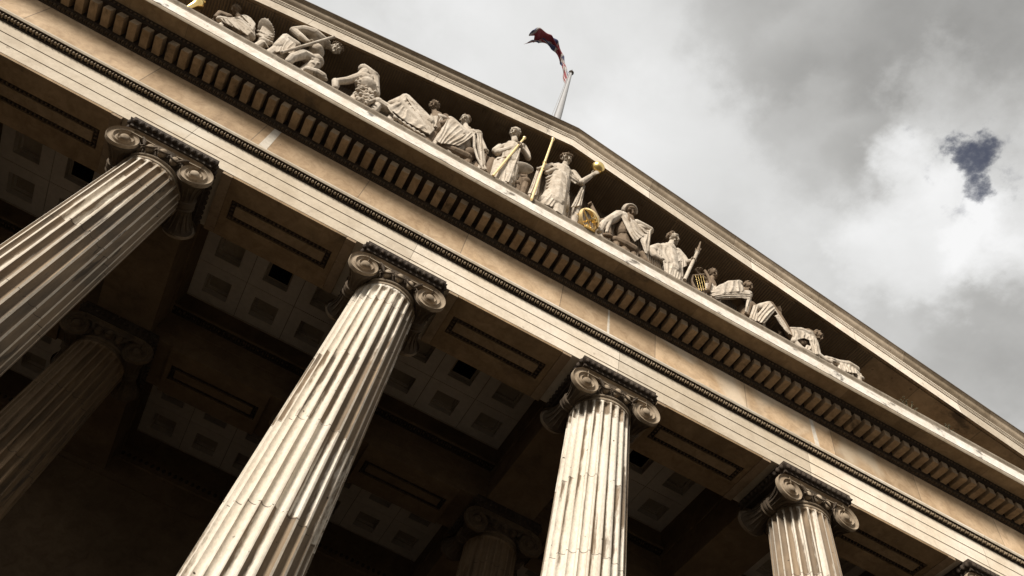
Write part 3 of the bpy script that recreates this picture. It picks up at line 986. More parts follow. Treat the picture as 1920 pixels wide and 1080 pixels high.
def make_capital(parent):
    for front in (-1, 1):
        for side in (-1, 1):
            make_volute(parent, side, front)
        # channel between the scrolls, sagging over the eggs
        rows_up = []
        nx = 40
        b = MB()
        rows = []
        for j in range(11):
            t = j / 10
            row = []
            for i in range(nx + 1):
                x = -VX + 2 * VX * i / nx
                q = x / VX
                zt = 0.335
                zb = 0.205 - 0.035 * math.cos(q * math.pi / 2) ** 2
                z = zt + (zb - zt) * t
                h = 0.028 if t in (0, 1) else (0.03 if (t < 0.12 or t > 0.88) else -0.035 * math.sin(math.pi * t) + 0.008)
                row.append((x, front * (VY + h - 0.004), EYE + z))
            rows.append(row)
        rows.insert(0, [(p[0], front * 0.45, p[2]) for p in rows[0]])
        rows.append([(p[0], front * 0.45, p[2]) for p in rows[-1]])
        b.grid(rows)
        b.build('channel', 'cap', parent, smooth=40)
    # echinus with eggs
    b = MB()
    b.lathe([(0.50, -0.05), (0.56, -0.045), (0.575, 0.0), (0.60, 0.06), (0.635, 0.13), (0.655, 0.19), (0.60, 0.20), (0.50, 0.20)], (0, 0, EYE), 72, mat=0)
    ne = 18
    for k in range(ne):
        a = -math.pi / 2 + 2 * math.pi * k / ne
        rot = Matrix.Rotation(a + math.pi / 2, 3, 'Z') @ Matrix.Rotation(R_(-22), 3, 'X')
        b.ell((0.615 * math.cos(a), 0.615 * math.sin(a), EYE + 0.080), (0.072, 0.085, 0.105), 1, 14, 10, rot)
        # husk round the egg
        pts = []
        for t in range(13):
            p = math.pi * (1.12 + 0.76 * t / 12) if False else -math.pi * (0.02 + 0.96 * t / 12)
            v = rot @ Vector((0.098 * math.cos(p), -0.040, 0.130 * math.sin(p) + 0.02))
            pts.append((0.615 * math.cos(a) + v.x, 0.615 * math.sin(a) + v.y, EYE + 0.095 + v.z))
        b.tube(pts, 0.015, 0, 5)
        a2 = a + math.pi / ne
        rot2 = Matrix.Rotation(a2 + math.pi / 2, 3, 'Z') @ Matrix.Rotation(R_(-22), 3, 'X')
        b.ell((0.632 * math.cos(a2), 0.632 * math.sin(a2), EYE + 0.07), (0.012, 0.02, 0.09), 0, 6, 4, rot2)
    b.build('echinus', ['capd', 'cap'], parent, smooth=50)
    # palmettes in the corners beside the scrolls
    for front in (-1, 1):
        for side in (-1, 1):
            b = MB()
            for q in range(4):
                a = R_(200 + 22 * q)
                p0 = Vector((side * 0.40, front * 0.645, EYE + 0.19))
                p1 = p0 + Vector((-side * math.cos(a) * -0.02 - side * 0.05 * q * 0.5, front * 0.02, -0.05 - 0.03 * q))
                p2 = p1 + Vector((-side * 0.075 + side * 0.012 * q, 0, -0.03 - 0.012 * q))
                b.tube([p0, p1, p2], [0.022, 0.020, 0.010], 0, 6)
            b.build('palmette', 'capd', parent, smooth=50)
    for side in (-1, 1):
        make_bolster(parent, side)
    # body joining the scrolls
    b = MB()
    b.box((-VX, -0.50, EYE + 0.17), (VX, 0.50, EYE + 0.333))
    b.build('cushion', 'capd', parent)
    # abacus
    b = MB()
    for (hx, hy, z0_, z1_) in ((0.735, 0.655, 0.3365, 0.385), (0.770, 0.690, 0.475, 0.5645)):
        b.box((-hx, -hy, EYE + z0_), (hx, hy, EYE + z1_), 0)
    pr = [(0.735, 0.655, 0.386), (0.75, 0.67, 0.40), (0.785, 0.705, 0.43), (0.80, 0.72, 0.46), (0.77, 0.69, 0.4745)]
    rows = [[(-x, -y, EYE + z), (x, -y, EYE + z), (x, y, EYE + z), (-x, y, EYE + z)] for x, y, z in pr]
    b.grid(rows, 0, closed=True)
    for fr in (-1, 1):
        n = 13
        for i in range(n):
            x = -0.76 + 1.52 * (i + 0.5) / n
            b.ell((x, fr * 0.708, EYE + 0.435), (0.040, 0.040, 0.078), 1, 8, 6, Matrix.Rotation(fr * R_(22), 3, 'X'))
        n = 12
        for i in range(n):
            y = -0.68 + 1.36 * (i + 0.5) / n
            b.ell((fr * 0.785, y, EYE + 0.445), (0.045, 0.042, 0.062), 1, 8, 6)
    b.build('abacus', ['mould', 'mould'], parent, smooth=40)


proto = thing('fluted_column', 'x', 'column', P(0, 0, 0) - Vector((0, 0, EYE)), 'fluted columns of the portico', 'thing')
make_shaft(proto)
make_capital(proto)
front = {-2: 'fluted front column at the portico\'s far left end, beyond the streaked ones', -1: 'fluted front column just past the edge on the left',
         0: 'leftmost front column in view, steeply leaning shaft with brown grime on its right side', 1: 'largest front column, second from left, pale drums with ragged brown streaks on the right',
         2: 'third front column from the left, upright pale shaft right of the largest column', 3: 'fourth front column from the left, brown sooty shaft below the right stretch of entablature',
         4: 'front column at bottom right corner, only its abacus and scroll top showing', 5: 'last front column at the portico\'s right end'}
back_ = {-2: 'inner row column at the portico\'s far left end', -1: 'inner row column second from the far left end', 0: 'shadowed inner column behind the leftmost front column, capital in the gloom',
         1: 'dark inner column almost hidden behind the largest front column', 2: 'shadowed inner column standing between the second and third front columns at the bottom',
         3: 'inner row column hidden behind the fourth front column', 4: 'inner row column second from the right end', 5: 'inner row column at the portico\'s right end'}
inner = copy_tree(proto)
swap = {'weathered_shaft_stone': 'shaft_in', 'capital_stone': 'cap_in'}  # inner row takes the copies darkened to imitate shade
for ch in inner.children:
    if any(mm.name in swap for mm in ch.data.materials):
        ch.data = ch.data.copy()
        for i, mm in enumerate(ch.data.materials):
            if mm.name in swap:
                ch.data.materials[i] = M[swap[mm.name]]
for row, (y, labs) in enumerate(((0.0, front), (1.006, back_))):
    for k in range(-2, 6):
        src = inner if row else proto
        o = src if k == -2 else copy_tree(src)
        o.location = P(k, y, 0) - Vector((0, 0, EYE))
        o['label'] = labs[k]
        for ch in o.children:          # how sooty this column is
            ch.color = ({0: 0.22, 1: 0.02, 2: 0.05, 3: 0.50, 4: 0.2}.get(k, 0.1) if row == 0 else 0.2, 0, 0, 1)
        o['group'] = 'front row of fluted columns' if row == 0 else 'inner row of fluted columns'

# ---------------------------------------------------------------- pediment sculptures
ZF = 0.806 * S + EYE           # the ledge the figures rest on
RT, DN, FW = CAMR              # sculptor's frame: right, down, away (as the groups were measured from the forecourt)


class Sculpt:
    """Collects closed lumps (tapered limbs, ellipsoids, cloth strands) and fuses them into one carved surface.
    Points are (u, v, y): u, v measured on an enlarged survey drawing with origin ox, oy and scale k; y is the depth behind the column axes (units of S)."""

    def __init__(s, ox, oy, k, y=-0.29):
        s.ox, s.oy, s.k, s.y = ox, oy, k, y
        s.b = MB()

    def pt(s, p):
        if isinstance(p, Vector):
            return p
        u, v = p[0] / s.k + s.ox, p[1] / s.k + s.oy
        y = s.y + (p[2] if len(p) > 2 else 0.0)
        d = CAMR[2] + CAMR[0] * ((u - 960) / FPX) + CAMR[1] * ((v - 540) / FPX)
        q = CAMC + d * ((y - CAMC.y) / d.y)
        for sg in (-1, 1):          # keep clear of the sloping soffit: slide the point forward along its sight line
            lim = 1.578
            g = lambda v: v.z + SL * sg * (v.x - 1.5)
            if g(q) > lim and d.z + SL * sg * d.x > 0:
                q = CAMC + d * ((lim - CAMC.z - SL * sg * (CAMC.x - 1.5)) / (d.z + SL * sg * d.x))
        return P(*q)

    def rr(s, p, r):
        q = s.pt(p) - P(*CAMC)
        return r / s.k * q.dot(CAMR[2]) / FPX

    def new(s):
        s.b = MB()
        return s

    def ball(s, p, r):
        s.b.ell(s.pt(p), (s.rr(p, r),) * 3, 0, 10, 8)

    def cap(s, p, q, r, r2=None):
        r2 = r if r2 is None else r2
        a, c = s.pt(p), s.pt(q)
        ra, rc = s.rr(p, r), s.rr(q, r2)
        if (c - a).length < 1e-4:
            return s.ball(p, r)
        s.b.ell(a, (ra,) * 3, 0, 10, 8)
        s.b.ell(c, (rc,) * 3, 0, 10, 8)
        s.b.tube([a, c], [ra, rc], 0, 10)

    def line(s, pts, r):
        rs = r if isinstance(r, (list, tuple)) else [r] * len(pts)
        for i in range(len(pts) - 1):
            s.cap(pts[i], pts[i + 1], rs[i], rs[i + 1])

    def ell(s, p, rad, tilt=0.0):
        """ellipsoid: radii along drawing right, drawing down and depth; tilt in degrees in the drawing plane."""
        c = s.pt(p)
        m = Matrix((RT, DN, FW)).transposed()
        m = m @ Matrix.Rotation(R_(tilt), 3, 'Z')
        s.b.ell(c, tuple(s.rr(p, r) for r in rad), 0, 14, 10, m)

    def folds(s, A, B, n, r, r2=None, sag=0.0, mid=None, vary=0.35):
        """a thick cloth panel hung between polyline A and polyline B, with about n/2 irregular ridges running from A to B.
        sag moves the middle down the drawing (pixels), mid pushes it in depth; r, r2 set thickness and ridge height at the two ends."""
        r2 = r if r2 is None else r2
        off = random.uniform(0, 50)

        def on(L, t):
            f = t * (len(L) - 1)
            i = min(int(f), len(L) - 2)
            f -= i
            a = [*L[i]] + [0.0] * (3 - len(L[i]))
            c = [*L[i + 1]] + [0.0] * (3 - len(L[i + 1]))
            return [a[k] + (c[k] - a[k]) * f for k in range(3)]
        nt_, ns = 7 * n, 16
        front, back = [], []
        for i in range(nt_ + 1):
            t = i / nt_
            p, q = on(A, t), on(B, t)
            rf, rb = [], []
            for j in range(ns + 1):
                w_ = j / ns
                e = 4 * w_ * (1 - w_)
                P0 = s.pt((p[0] + (q[0] - p[0]) * w_, p[1] + (q[1] - p[1]) * w_ + sag * e, p[2] + (q[2] - p[2]) * w_ + (mid or 0) * e - 0.006))
                R = s.rr(p, r + (r2 - r) * w_)
                x = t * n * 0.5 * (0.8 + 0.35 * w_) + 0.75 * noise.noise(Vector((t * 2.5 + off, w_ * 1.3, off))) + off
                k = math.floor(x)
                wt = 0.35 + 0.65 * abs(noise.noise(Vector((k * 3.7 + off, w_ * 1.1, 2.0))) * 1.8)
                f_ = x - k
                rid = max(0.0, 1 - abs(f_ - 0.45) / (0.30 if f_ < 0.45 else 0.42)) ** 1.25
                rid2 = max(0.0, 1 - abs((x * 2.3) % 1.0 - 0.5) / 0.22) * 0.22
                edge = min(1.0, 6 * t, 6 * (1 - t))
                h = R * (1.75 * wt * rid + rid2) * (0.35 + 0.65 * edge)
                rf.append(P0 - FW * (h + R * 0.35) + Vector((0, -0.2 * h, 0)))
                rb.append(P0 + FW * R * 1.1)
            front.append(rf)
            back.append(rb)
        o = len(s.b.v)
        m = ns + 1
        s.b.v += [tuple(v) for row in front for v in row] + [tuple(v) for row in back for v in row]
        off2 = (nt_ + 1) * m

        def q4(*ix):
            s.b.f.append(tuple(o + k for k in ix))
            s.b.m.append(0)
        for i in range(nt_):
            for j in range(ns):
                a_ = i * m + j
                q4(a_, a_ + 1, a_ + m + 1, a_ + m)
                q4(off2 + a_, off2 + a_ + m, off2 + a_ + m + 1, off2 + a_ + 1)
        for i in range(nt_):
            for j, fl_ in ((0, 0), (ns, 1)):
                a_ = i * m + j
                q = (a_, a_ + m, off2 + a_ + m, off2 + a_)
                q4(*(q[::-1] if fl_ else q))
        for j in range(ns):
            for i, fl_ in ((0, 1), (nt_, 0)):
                a_ = i * m + j
                q = (a_, a_ + 1, off2 + a_ + 1, off2 + a_)
                q4(*(q[::-1] if fl_ else q))

    def drop(s, p, r):
        """solid stone from a lump down to the ledge"""
        a = s.pt(p)
        ra = s.rr(p, r)
        if a.z - ra > ZF:
            s.b.tube([a, Vector((a.x, a.y, ZF - 0.01))], [ra * 0.9, ra], 0, 10)
            s.b.ell(a, (ra * 0.9,) * 3, 0, 10, 8)

    def hand(s, wrist, d, r, curl=0.5, side=1, nrm=None):
        """palm, four unequal bent fingers and a thumb; wrist and d in drawing units, r = palm half width in drawing pixels."""
        o = s.pt(wrist)
        R = s.rr(wrist, r)
        dv = (RT * d[0] + DN * d[1] + FW * (d[2] if len(d) > 2 else 0)).normalized()
        n = (nrm or -FW)
        n = (n - dv * n.dot(dv)).normalized()
        l = dv.cross(n) * side
        pc = o + dv * R * 0.9
        m = Matrix((l, dv, n)).transposed()
        s.b.ell(pc, (R * 0.95, R * 1.15, R * 0.45), 0, 10, 8, m)
        for i, (off, ln) in enumerate(((-0.72, 1.25), (-0.26, 1.5), (0.22, 1.4), (0.68, 1.05))):
            a = o + dv * R * 1.75 + l * R * off
            a1 = a + (dv * math.cos(curl) - n * math.sin(curl) * -1 + l * off * 0.12) * R * ln * 0.55
            a2 = a1 + (dv * math.cos(curl * 2.1) + n * math.sin(curl * 2.1)) * R * ln * 0.5
            s.b.tube([o + dv * R * 0.9 + l * R * off * 0.9, a, a1, a2], [R * 0.26, R * 0.27, R * 0.24, R * 0.17], 0, 8)
            s.b.ell(a2, (R * 0.17,) * 3, 0, 8, 6)
            s.b.ell(a1, (R * 0.24,) * 3, 0, 8, 6)
        t0 = o + dv * R * 0.45 - l * R * 0.7
        t1 = t0 - l * R * 0.55 + dv * R * 0.55 + n * R * 0.25
        t2 = t1 + dv * R * 0.6 + n * R * 0.25
        s.b.tube([pc, t0, t1, t2], [R * 0.35, R * 0.34, R * 0.28, R * 0.2], 0, 8)
        s.b.ell(t2, (R * 0.2,) * 3, 0, 8, 6)

    def head(s, p, r, look=(0, 0), up=(0.25, -1), neck=None, beard=False, hair='waves', cover=0.0):
        """adds skull, face and neck to the current lump set and returns the hair lump set. r: half head width in drawing pixels."""
        c = s.pt(p)
        R = s.rr(p, r)
        f = (-FW + RT * look[0] + DN * look[1] + Vector((0, -0.35, 0))).normalized()
        u = (RT * up[0] + DN * up[1])
        u = (u - f * u.dot(f)).normalized()
        l = f.cross(u)
        m = Matrix((l, f, u)).transposed()

        def E(a, b_, c_, ra, rb, rc):
            s.b.ell(c + m @ Vector((a * R, b_ * R, c_ * R)), (ra * R, rb * R, rc * R), 0, 12, 9, m)
        E(0, -0.10, 0.25, 0.98, 1.08, 1.02)        # skull
        E(0, 0.22, -0.30, 0.76, 0.68, 0.98)        # face
        E(0, 0.62, -1.05, 0.38, 0.36, 0.28)        # chin
        E(0, 0.86, 0.36, 0.66, 0.22, 0.15)         # brow
        E(0, 0.84, 0.66, 0.55, 0.2, 0.30)
        for q in (-1, 1):
            E(q * 0.46, 0.68, -0.34, 0.26, 0.32, 0.22)   # cheek
            E(q * 0.36, 0.74, 0.02, 0.15, 0.10, 0.08)    # eye
            E(q * 0.95, -0.05, -0.10, 0.12, 0.22, 0.30)  # ear
        s.b.tube([c + m @ Vector((0, 0.98 * R, 0.34 * R)), c + m @ Vector((0, 1.32 * R, -0.34 * R))], [0.14 * R, 0.22 * R], 0, 8)
        E(0, 1.18, -0.36, 0.25, 0.22, 0.14)
        E(0, 0.98, -0.64, 0.30, 0.18, 0.075)
        E(0, 0.94, -0.82, 0.26, 0.16, 0.09)
        if beard:
            for q in range(26):
                a = random.uniform(-0.6, 0.6)
                z = random.uniform(-1.75, -0.75)
                E(a * (1.2 + (z + 0.7) * 0.5), 0.62 + random.uniform(0, 0.25) - 0.2 * abs(a), z, 0.17, 0.17, 0.22)
            E(0, 0.5, -1.15, 0.5, 0.4, 0.6)
        if neck:
            a_, b_ = c + m @ Vector((0, -0.25 * R, -0.45 * R)), s.pt(neck)
            s.b.tube([a_, b_], [R * 0.55, R * 0.68], 0, 12)
            s.b.ell(b_, (R * 0.68,) * 3, 0, 10, 8)
        h = Sculpt(s.ox, s.oy, s.k, s.y)

        def HE(a, b_, c_, ra, rb, rc):
            h.b.ell(c + m @ Vector((a * R, b_ * R, c_ * R)), (ra * R, rb * R, rc * R), 0, 10, 8, m)
        if hair in ('waves', 'curls', 'wreath'):
            HE(0, -0.45, 0.42, 1.12, 1.05, 1.06)
            rnd = random.Random(int(p[0] * 7 + p[1]))
            for q in range(58):
                th = rnd.uniform(0, 2 * math.pi)
                ph = math.acos(rnd.uniform(-0.75, 1))
                v = Vector((math.sin(ph) * math.cos(th), math.sin(ph) * math.sin(th), math.cos(ph)))
                if v.y > 0.25 and v.z < 0.80:
                    continue
                k = 0.20 if hair != 'waves' else 0.16
                HE(v.x * 1.08, v.y * 1.1 - 0.25, v.z * 1.08 + 0.32, k * rnd.uniform(.8, 1.2), k, k * 1.3)
            if hair == 'wreath':
                for q in range(16):
                    th = 2 * math.pi * q / 16
                    HE(math.cos(th) * 1.16, math.sin(th) * 1.18 - 0.1, 0.62 + 0.18 * math.sin(th), 0.22, 0.13, 0.24)
        elif hair == 'hood':
            HE(0, -0.42, 0.38, 1.30, 1.15, 1.22)
            HE(0, -0.62, -0.6, 1.22, 0.8, 1.2)
            pts = []
            for q in range(15):
                th = math.pi * (-0.12 + 1.24 * q / 14)
                pts.append(c + m @ Vector((math.cos(th) * 1.14 * R, 0.42 * R, (math.sin(th) * 1.12 + 0.22) * R)))
            h.b.tube(pts, 0.17 * R, 0, 8)
        return h

    def build(s, name, mat, parent, voxel=0.010, smooth=1, fold=None):
        """fuse; fold=(direction, wavelength, amplitude): carve soft cloth folds across that direction."""
        o = s.b.build(name, mat, None, fix=False)
        rm = o.modifiers.new('fuse', 'REMESH')
        rm.mode = 'VOXEL'
        rm.voxel_size = voxel
        if smooth:
            sm = o.modifiers.new('soften', 'SMOOTH')
            sm.iterations = smooth
            sm.factor = 0.5
        dg = bpy.context.evaluated_depsgraph_get()
        me = D.meshes.new_from_object(o.evaluated_get(dg), depsgraph=dg)
        o.modifiers.clear()
        old = o.data
        o.data = me
        D.meshes.remove(old)
        me.name = name
        if fold:
            dr, wl, amp = fold
            dr = Vector(dr).normalized()
            for v, nrm in zip(me.vertices, [Vector(n.vector) for n in me.vertex_normals]):
                p = v.co
                q = p.dot(dr) / wl + 1.6 * noise.noise(p * 1.1) + 0.6 * noise.noise(p * 2.7)
                a = abs(math.sin(math.pi * q))
                v.co = p + nrm * amp * (0.5 - (1 - a) ** 1.6) * (0.55 + 0.9 * max(0, noise.noise(p * 0.9 + Vector((9, 3, 1))) + 0.3))
        me.shade_smooth()
        if not me.materials:
            me.materials.append(M[mat])
        o.parent = parent
        if parent:
            o.location = -Vector(parent.location)
        s.b = MB()
        return o


GRP = 'carved figures in the pediment'


def statue(s, p, label):
    q = s.pt(p)
    return thing('statue', label, 'statue', (q.x, q.y, ZF), GRP)


def gold_rod(s, a, b_, r, label, name='sceptre', cat='sceptre', mat='goldleaf', knobs=((1.0, 1.9),), rings=()):
    pa, pb = s.pt(a), s.pt(b_)
    R = s.rr(a, r)
    m = MB()
    m.tube([pa + (pb - pa) * t for t in (0, 0.5, 1)], [R, R, R], 0, 12)
    o = thing(name, label, cat, tuple(pa))
    x = m.build('shaft', mat, o, smooth=50)
    x.location = -pa
    d = (pb - pa).normalized()
    rot = d.to_track_quat('Z', 'Y').to_matrix()
    for t, q in knobs:
        k = MB()
        k.ell(pa + (pb - pa) * t, (R * q, R * q, R * q), 0, 14, 10, rot)
        k.build('knob', mat, o, smooth=60).location = -pa
    for t, q in rings:
        k = MB()
        k.ell(pa + (pb - pa) * t, (R * q, R * q, R * 0.6), 0, 14, 8, rot)
        k.build('ring', mat, o, smooth=60).location = -pa
    return o


# ---- kneeling winged figure at the far left
s = Sculpt(340, 0, 4.8, -0.285)
st = statue(s, (520, 250), 'draped winged figure bowing at far left, its round feathered wing raised behind')
hr = s.head((485, 92, 0.05), 40, look=(-0.5, 0.3), up=(0.1, -1), neck=(520, 160, 0.03))
s.cap((345, 118, 0.04), (430, 160, 0.03), 26, 36)
s.cap((345, 118, 0.04), (305, 150, 0.0), 24, 16)
s.hand((305, 150, 0.0), (-0.5, 0.9), 14)
s.ell((540, 215, 0.03), (85, 70, 70))
s.drop((540, 260, 0.04), 60)
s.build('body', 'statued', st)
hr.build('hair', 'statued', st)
s.ell((575, 225, 0.01), (85, 80, 70), 20)
s.cap((345, 175), (470, 215), 34, 50)
s.cap((470, 215), (560, 300), 60, 60)
s.cap((590, 200), (620, 330), 55, 48)
s.drop((600, 330, 0.01), 50)
s.drop((400, 220, 0.01), 40)
s.folds([(350, 165, -0.01), (440, 175, -0.02), (560, 140, -0.02)], [(440, 225, -0.015), (600, 320, -0.02), (670, 255, -0.01)], 9, 15, 13, sag=14)
s.folds([(470, 165, -0.025), (560, 135, -0.025)], [(640, 300, -0.02), (668, 215, -0.015)], 6, 13, 12, sag=-22)
s.build('robe', 'statue', st)
s.ell((762, 285, 0.006), (74, 128, 22), -12)
s.ell((735, 385, 0.004), (52, 52, 26), 0)
for q in range(12):
    a = q / 11
    tip = (770 + 66 * math.sin(math.pi * min(1, a * 0.9 + 0.05)), 172 + 255 * a)
    s.line([(700, 300 + 40 * a, -0.003), ((700 + tip[0]) / 2 + 6, (300 + 40 * a + tip[1]) / 2, -0.006), (tip[0], tip[1], 0.002)], [9, 13, 8])
for q in range(6):
    s.ell((695 + q * 23, 282 + q * 11, -0.008), (17, 13, 12), 30)
    s.ell((690 + q * 24, 318 + q * 13, -0.009), (20, 14, 12), 30)
s.drop((720, 390, 0.005), 36)
s.build('wing', 'statue', st)

# gold vessel and post at the left edge of the group
s = Sculpt(340, 0, 4.8, -0.29)
vp = s.pt((145, 30))
vs_ = thing('vessel', 'small round gilded vessel beside the bowing winged figure at far left', 'vessel', (vp.x, vp.y, ZF), None)
R = s.rr((145, 30), 58)
b = MB()
b.lathe([(R * 0.3, 0), (R * 0.45, 0.02), (R * 0.25, 0.10), (R * 0.5, vp.z - ZF - R * 0.9), (R * 0.9, vp.z - ZF - R * 0.45), (R, vp.z - ZF), (R * 0.85, vp.z - ZF + R * 0.55), (R * 0.45, vp.z - ZF + R * 0.95), (R * 0.4, vp.z - ZF + R * 1.3), (R * 0.6, vp.z - ZF + R * 1.5)], (0, 0, 0), 24)
b.build('bowl', 'gold', vs_, smooth=60)

# ---- bare-chested youth leaning on a staff
s = Sculpt(340, 0, 4.8, -0.285)
st = statue(s, (1100, 500), 'bare-chested youth with bent arm and wreathed head bowed to the right over his staff')
hr = s.head((1395, 440, 0.02), 46, look=(0.75, 0.35), up=(0.75, -0.65), neck=(1300, 395, 0.02), hair='wreath')
s.line([(1195, 305, 0.01), (1110, 275, 0.0), (1010, 278, -0.01)], [52, 46, 38])
s.line([(1010, 278, -0.01), (1080, 335, -0.025), (1140, 378, -0.035)], [37, 34, 22])
s.hand((1138, 372, -0.035), (0.8, 0.6), 26, 1.0)
s.cap((1200, 320, 0.01), (1290, 390, 0.01), 60, 55)
s.ell((1215, 385, 0.0), (85, 80, 80), 30)
s.ell((1215, 470, 0.0), (72, 75, 70), 10)
s.ell((1205, 555, 0.0), (80, 70, 70))
s.ell((1165, 400, -0.022), (34, 26, 24), 25)
s.ell((1235, 420, -0.022), (38, 28, 24), 35)
for q in range(3):
    s.ell((1180, 500 + 36 * q, -0.022), (22, 16, 18))
    s.ell((1228, 500 + 36 * q, -0.022), (24, 16, 18))
s.line([(1200, 560, 0.0), (1090, 490, -0.02), (1000, 520, -0.03)], [62, 52, 42])
s.cap((1000, 520, -0.03), (960, 560, -0.02), 42, 38)
s.line([(1130, 630, -0.02), (1220, 660, -0.03), (1270, 690, -0.03)], [34, 42, 40])
s.ell((1285, 705, -0.03), (36, 22, 24), 30)
s.cap((1150, 640, 0.0), (1200, 575, 0.0), 45, 60)
s.drop((1205, 570, 0.02), 60)
s.drop((1180, 650, 0.0), 36)
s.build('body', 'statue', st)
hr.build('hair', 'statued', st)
s.cap((940, 350, -0.005), (870, 430, -0.01), 48, 52)
s.cap((940, 350, -0.005), (1040, 410, -0.005), 45, 40)
s.folds([(905, 340, -0.02), (960, 345, -0.02), (1035, 395, -0.02)], [(845, 470, -0.02), (930, 470, -0.02), (1010, 490, -0.02)], 8, 16, 16, sag=-8)
s.drop((880, 430, 0.0), 50)
s.drop((1000, 430, 0.01), 45)
s.build('drapery', 'statue', st)
gold_rod(s, (905, 472, -0.045), (1370, 333, -0.035), 14, 'pale stone staff held slantwise by the bare-chested youth', 'staff', 'staff', 'statue', knobs=((1.0, 1.25), (0.0, 1.3)))

# ---- crouching figure with shaggy fleece
s = Sculpt(340, 0, 4.8, -0.285)
st = statue(s, (1650, 800), 'crouching figure under a shaggy fleece, one bare arm stretched to the left')
s.line([(1660, 650, 0.0), (1610, 690, -0.01), (1500, 725, -0.02), (1400, 735, -0.02)], [52, 42, 36, 30])
s.cap((1385, 735, -0.02), (1385, 790, -0.02), 34, 30)
s.hand((1400, 745, -0.02), (-0.4, 0.9), 26, 0.8)
s.ell((1650, 760, 0.01), (90, 110, 80))
s.cap((1580, 860, 0.0), (1640, 900, 0.0), 42, 50)
s.drop((1640, 840, 0.02), 70)
s.drop((1400, 770, 0.0), 30)
s.build('body', 'statue', st)
s.cap((1640, 625, -0.005), (1725, 700, 0.0), 52, 62)
s.cap((1725, 700, 0.0), (1745, 850, 0.0), 56, 45)
rnd = random.Random(3)
for q in range(120):
    u = rnd.uniform(1560, 1765)
    v = rnd.uniform(690, 930)
    if abs((u - 1665) / 110) ** 2 + abs((v - 810) / 135) ** 2 > 1:
        continue
    s.ell((u, v, -0.022 + rnd.uniform(-0.006, 0.006)), (rnd.uniform(13, 20), rnd.uniform(16, 26), 17), rnd.uniform(-30, 30))
s.ell((1665, 810, 0.0), (100, 125, 70))
s.drop((1690, 880, 0.01), 60)
s.build('fleece', 'statue', st, voxel=0.012, smooth=1)

# ---- reclining woman with long folds
s = Sculpt(660, 130, 4.8, -0.285)
st = statue(s, (560, 480), 'reclining draped woman leaning back, knees raised to the left under long folds')
hr = s.head((738, 335, 0.012), 44, look=(-0.15, 0.05), up=(0.15, -1), neck=(755, 430, 0.012))
s.ell((770, 440, 0.01), (80, 45, 60), 10)
s.line([(840, 430, 0.0), (870, 470, -0.01), (800, 490, -0.02)], [34, 30, 24])
s.hand((800, 490, -0.02), (-0.9, 0.2), 20)
s.cap((760, 440, 0.01), (740, 560, 0.01), 66, 70)
s.drop((750, 540, 0.02), 70)
s.build('body', 'statued', st)
hr.build('hair', 'statued', st)
s.cap((480, 275, 0.0), (350, 320, 0.0), 52, 40)
s.cap((480, 275, 0.0), (680, 500, 0.0), 58, 75)
s.cap((420, 330, 0.0), (640, 560, 0.0), 70, 70)
s.ell((780, 440, -0.004), (85, 42, 55), 8)
s.folds([(470, 240, -0.02), (560, 300, -0.02), (700, 420, -0.02)], [(310, 330, -0.02), (480, 470, -0.02), (700, 590, -0.02)], 10, 17, 16, sag=12)
s.folds([(480, 245, -0.03), (560, 300, -0.03)], [(700, 590, -0.025), (745, 540, -0.02)], 6, 15, 14, sag=-10)
s.folds([(310, 320, -0.02), (340, 380, -0.02)], [(560, 560, -0.02), (680, 610, -0.02)], 6, 14, 15, sag=22)
s.folds([(690, 415, -0.02), (830, 425, -0.015)], [(720, 520, -0.02), (790, 520, -0.015)], 8, 10, 9)
s.ell((235, 300, 0.0), (52, 48, 40), 30)
s.cap((235, 300, 0.0), (330, 360, 0.0), 44, 46)
for q in range(7):
    s.ell((390 + q * 42, 440 + q * 27, -0.022), (30, 17, 18), 55)
for p in ((250, 310), (400, 400), (520, 480), (640, 560)):
    s.drop((p[0], p[1], 0.01), 48)
s.build('robe', 'statue', st)

# ---- seated woman, knees to the right
st = statue(s, (1000, 650), 'seated draped woman gazing up left, cloth swept across her lap to the right')
hr = s.head((1015, 460, 0.014), 44, look=(-0.45, -0.1), up=(0.2, -1), neck=(1035, 560, 0.012), hair='curls')
s.ell((1030, 570, 0.01), (60, 40, 50))
s.line([(1085, 570, 0.005), (1150, 640, 0.0), (1195, 725, -0.01)], [36, 34, 26])
s.hand((1190, 715, -0.01), (0.3, 0.9), 24, 0.9)
s.cap((1030, 560, 0.02), (1000, 700, 0.02), 55, 70)
s.drop((1010, 640, 0.03), 70)
s.line([(1180, 870, -0.005), (1200, 905, -0.01)], [22, 18])
s.build('body', 'statue', st)
hr.build('hair', 'statued', st)
s.cap((880, 475, 0.0), (800, 640, 0.0), 48, 55)
s.cap((880, 475, 0.0), (1010, 600, 0.0), 55, 62)
s.cap((1010, 600, 0.0), (1130, 590, 0.0), 58, 48)
s.cap((1130, 590, 0.0), (1180, 850, 0.0), 44, 26)
s.folds([(860, 450, -0.02), (900, 445, -0.022), (960, 500, -0.02), (1010, 570, -0.02)], [(750, 640, -0.02), (800, 670, -0.02), (850, 670, -0.02), (930, 680, -0.02)], 9, 15, 17)
s.folds([(1130, 560, -0.02), (1000, 590, -0.02)], [(960, 690, -0.02), (830, 670, -0.02)], 6, 15, 13, sag=10)
s.folds([(1120, 570, -0.022), (1165, 590, -0.015)], [(1165, 870, -0.015), (1200, 860, -0.005)], 5, 15, 11)
s.line([(1100, 600, -0.025), (1100, 700, -0.025), (1130, 800, -0.02), (1180, 900, -0.015)], [14, 13, 12, 12])
s.drop((800, 600, 0.01), 48)
s.drop((1180, 800, 0.005), 30)
s.drop((950, 600, 0.02), 60)
s.build('robe', 'statue', st)
s.line([(790, 690, 0.0), (900, 740, 0.0), (1020, 800, 0.01)], [34, 52, 60])
s.ell((1060, 770, 0.01), (70, 70, 60), 20)
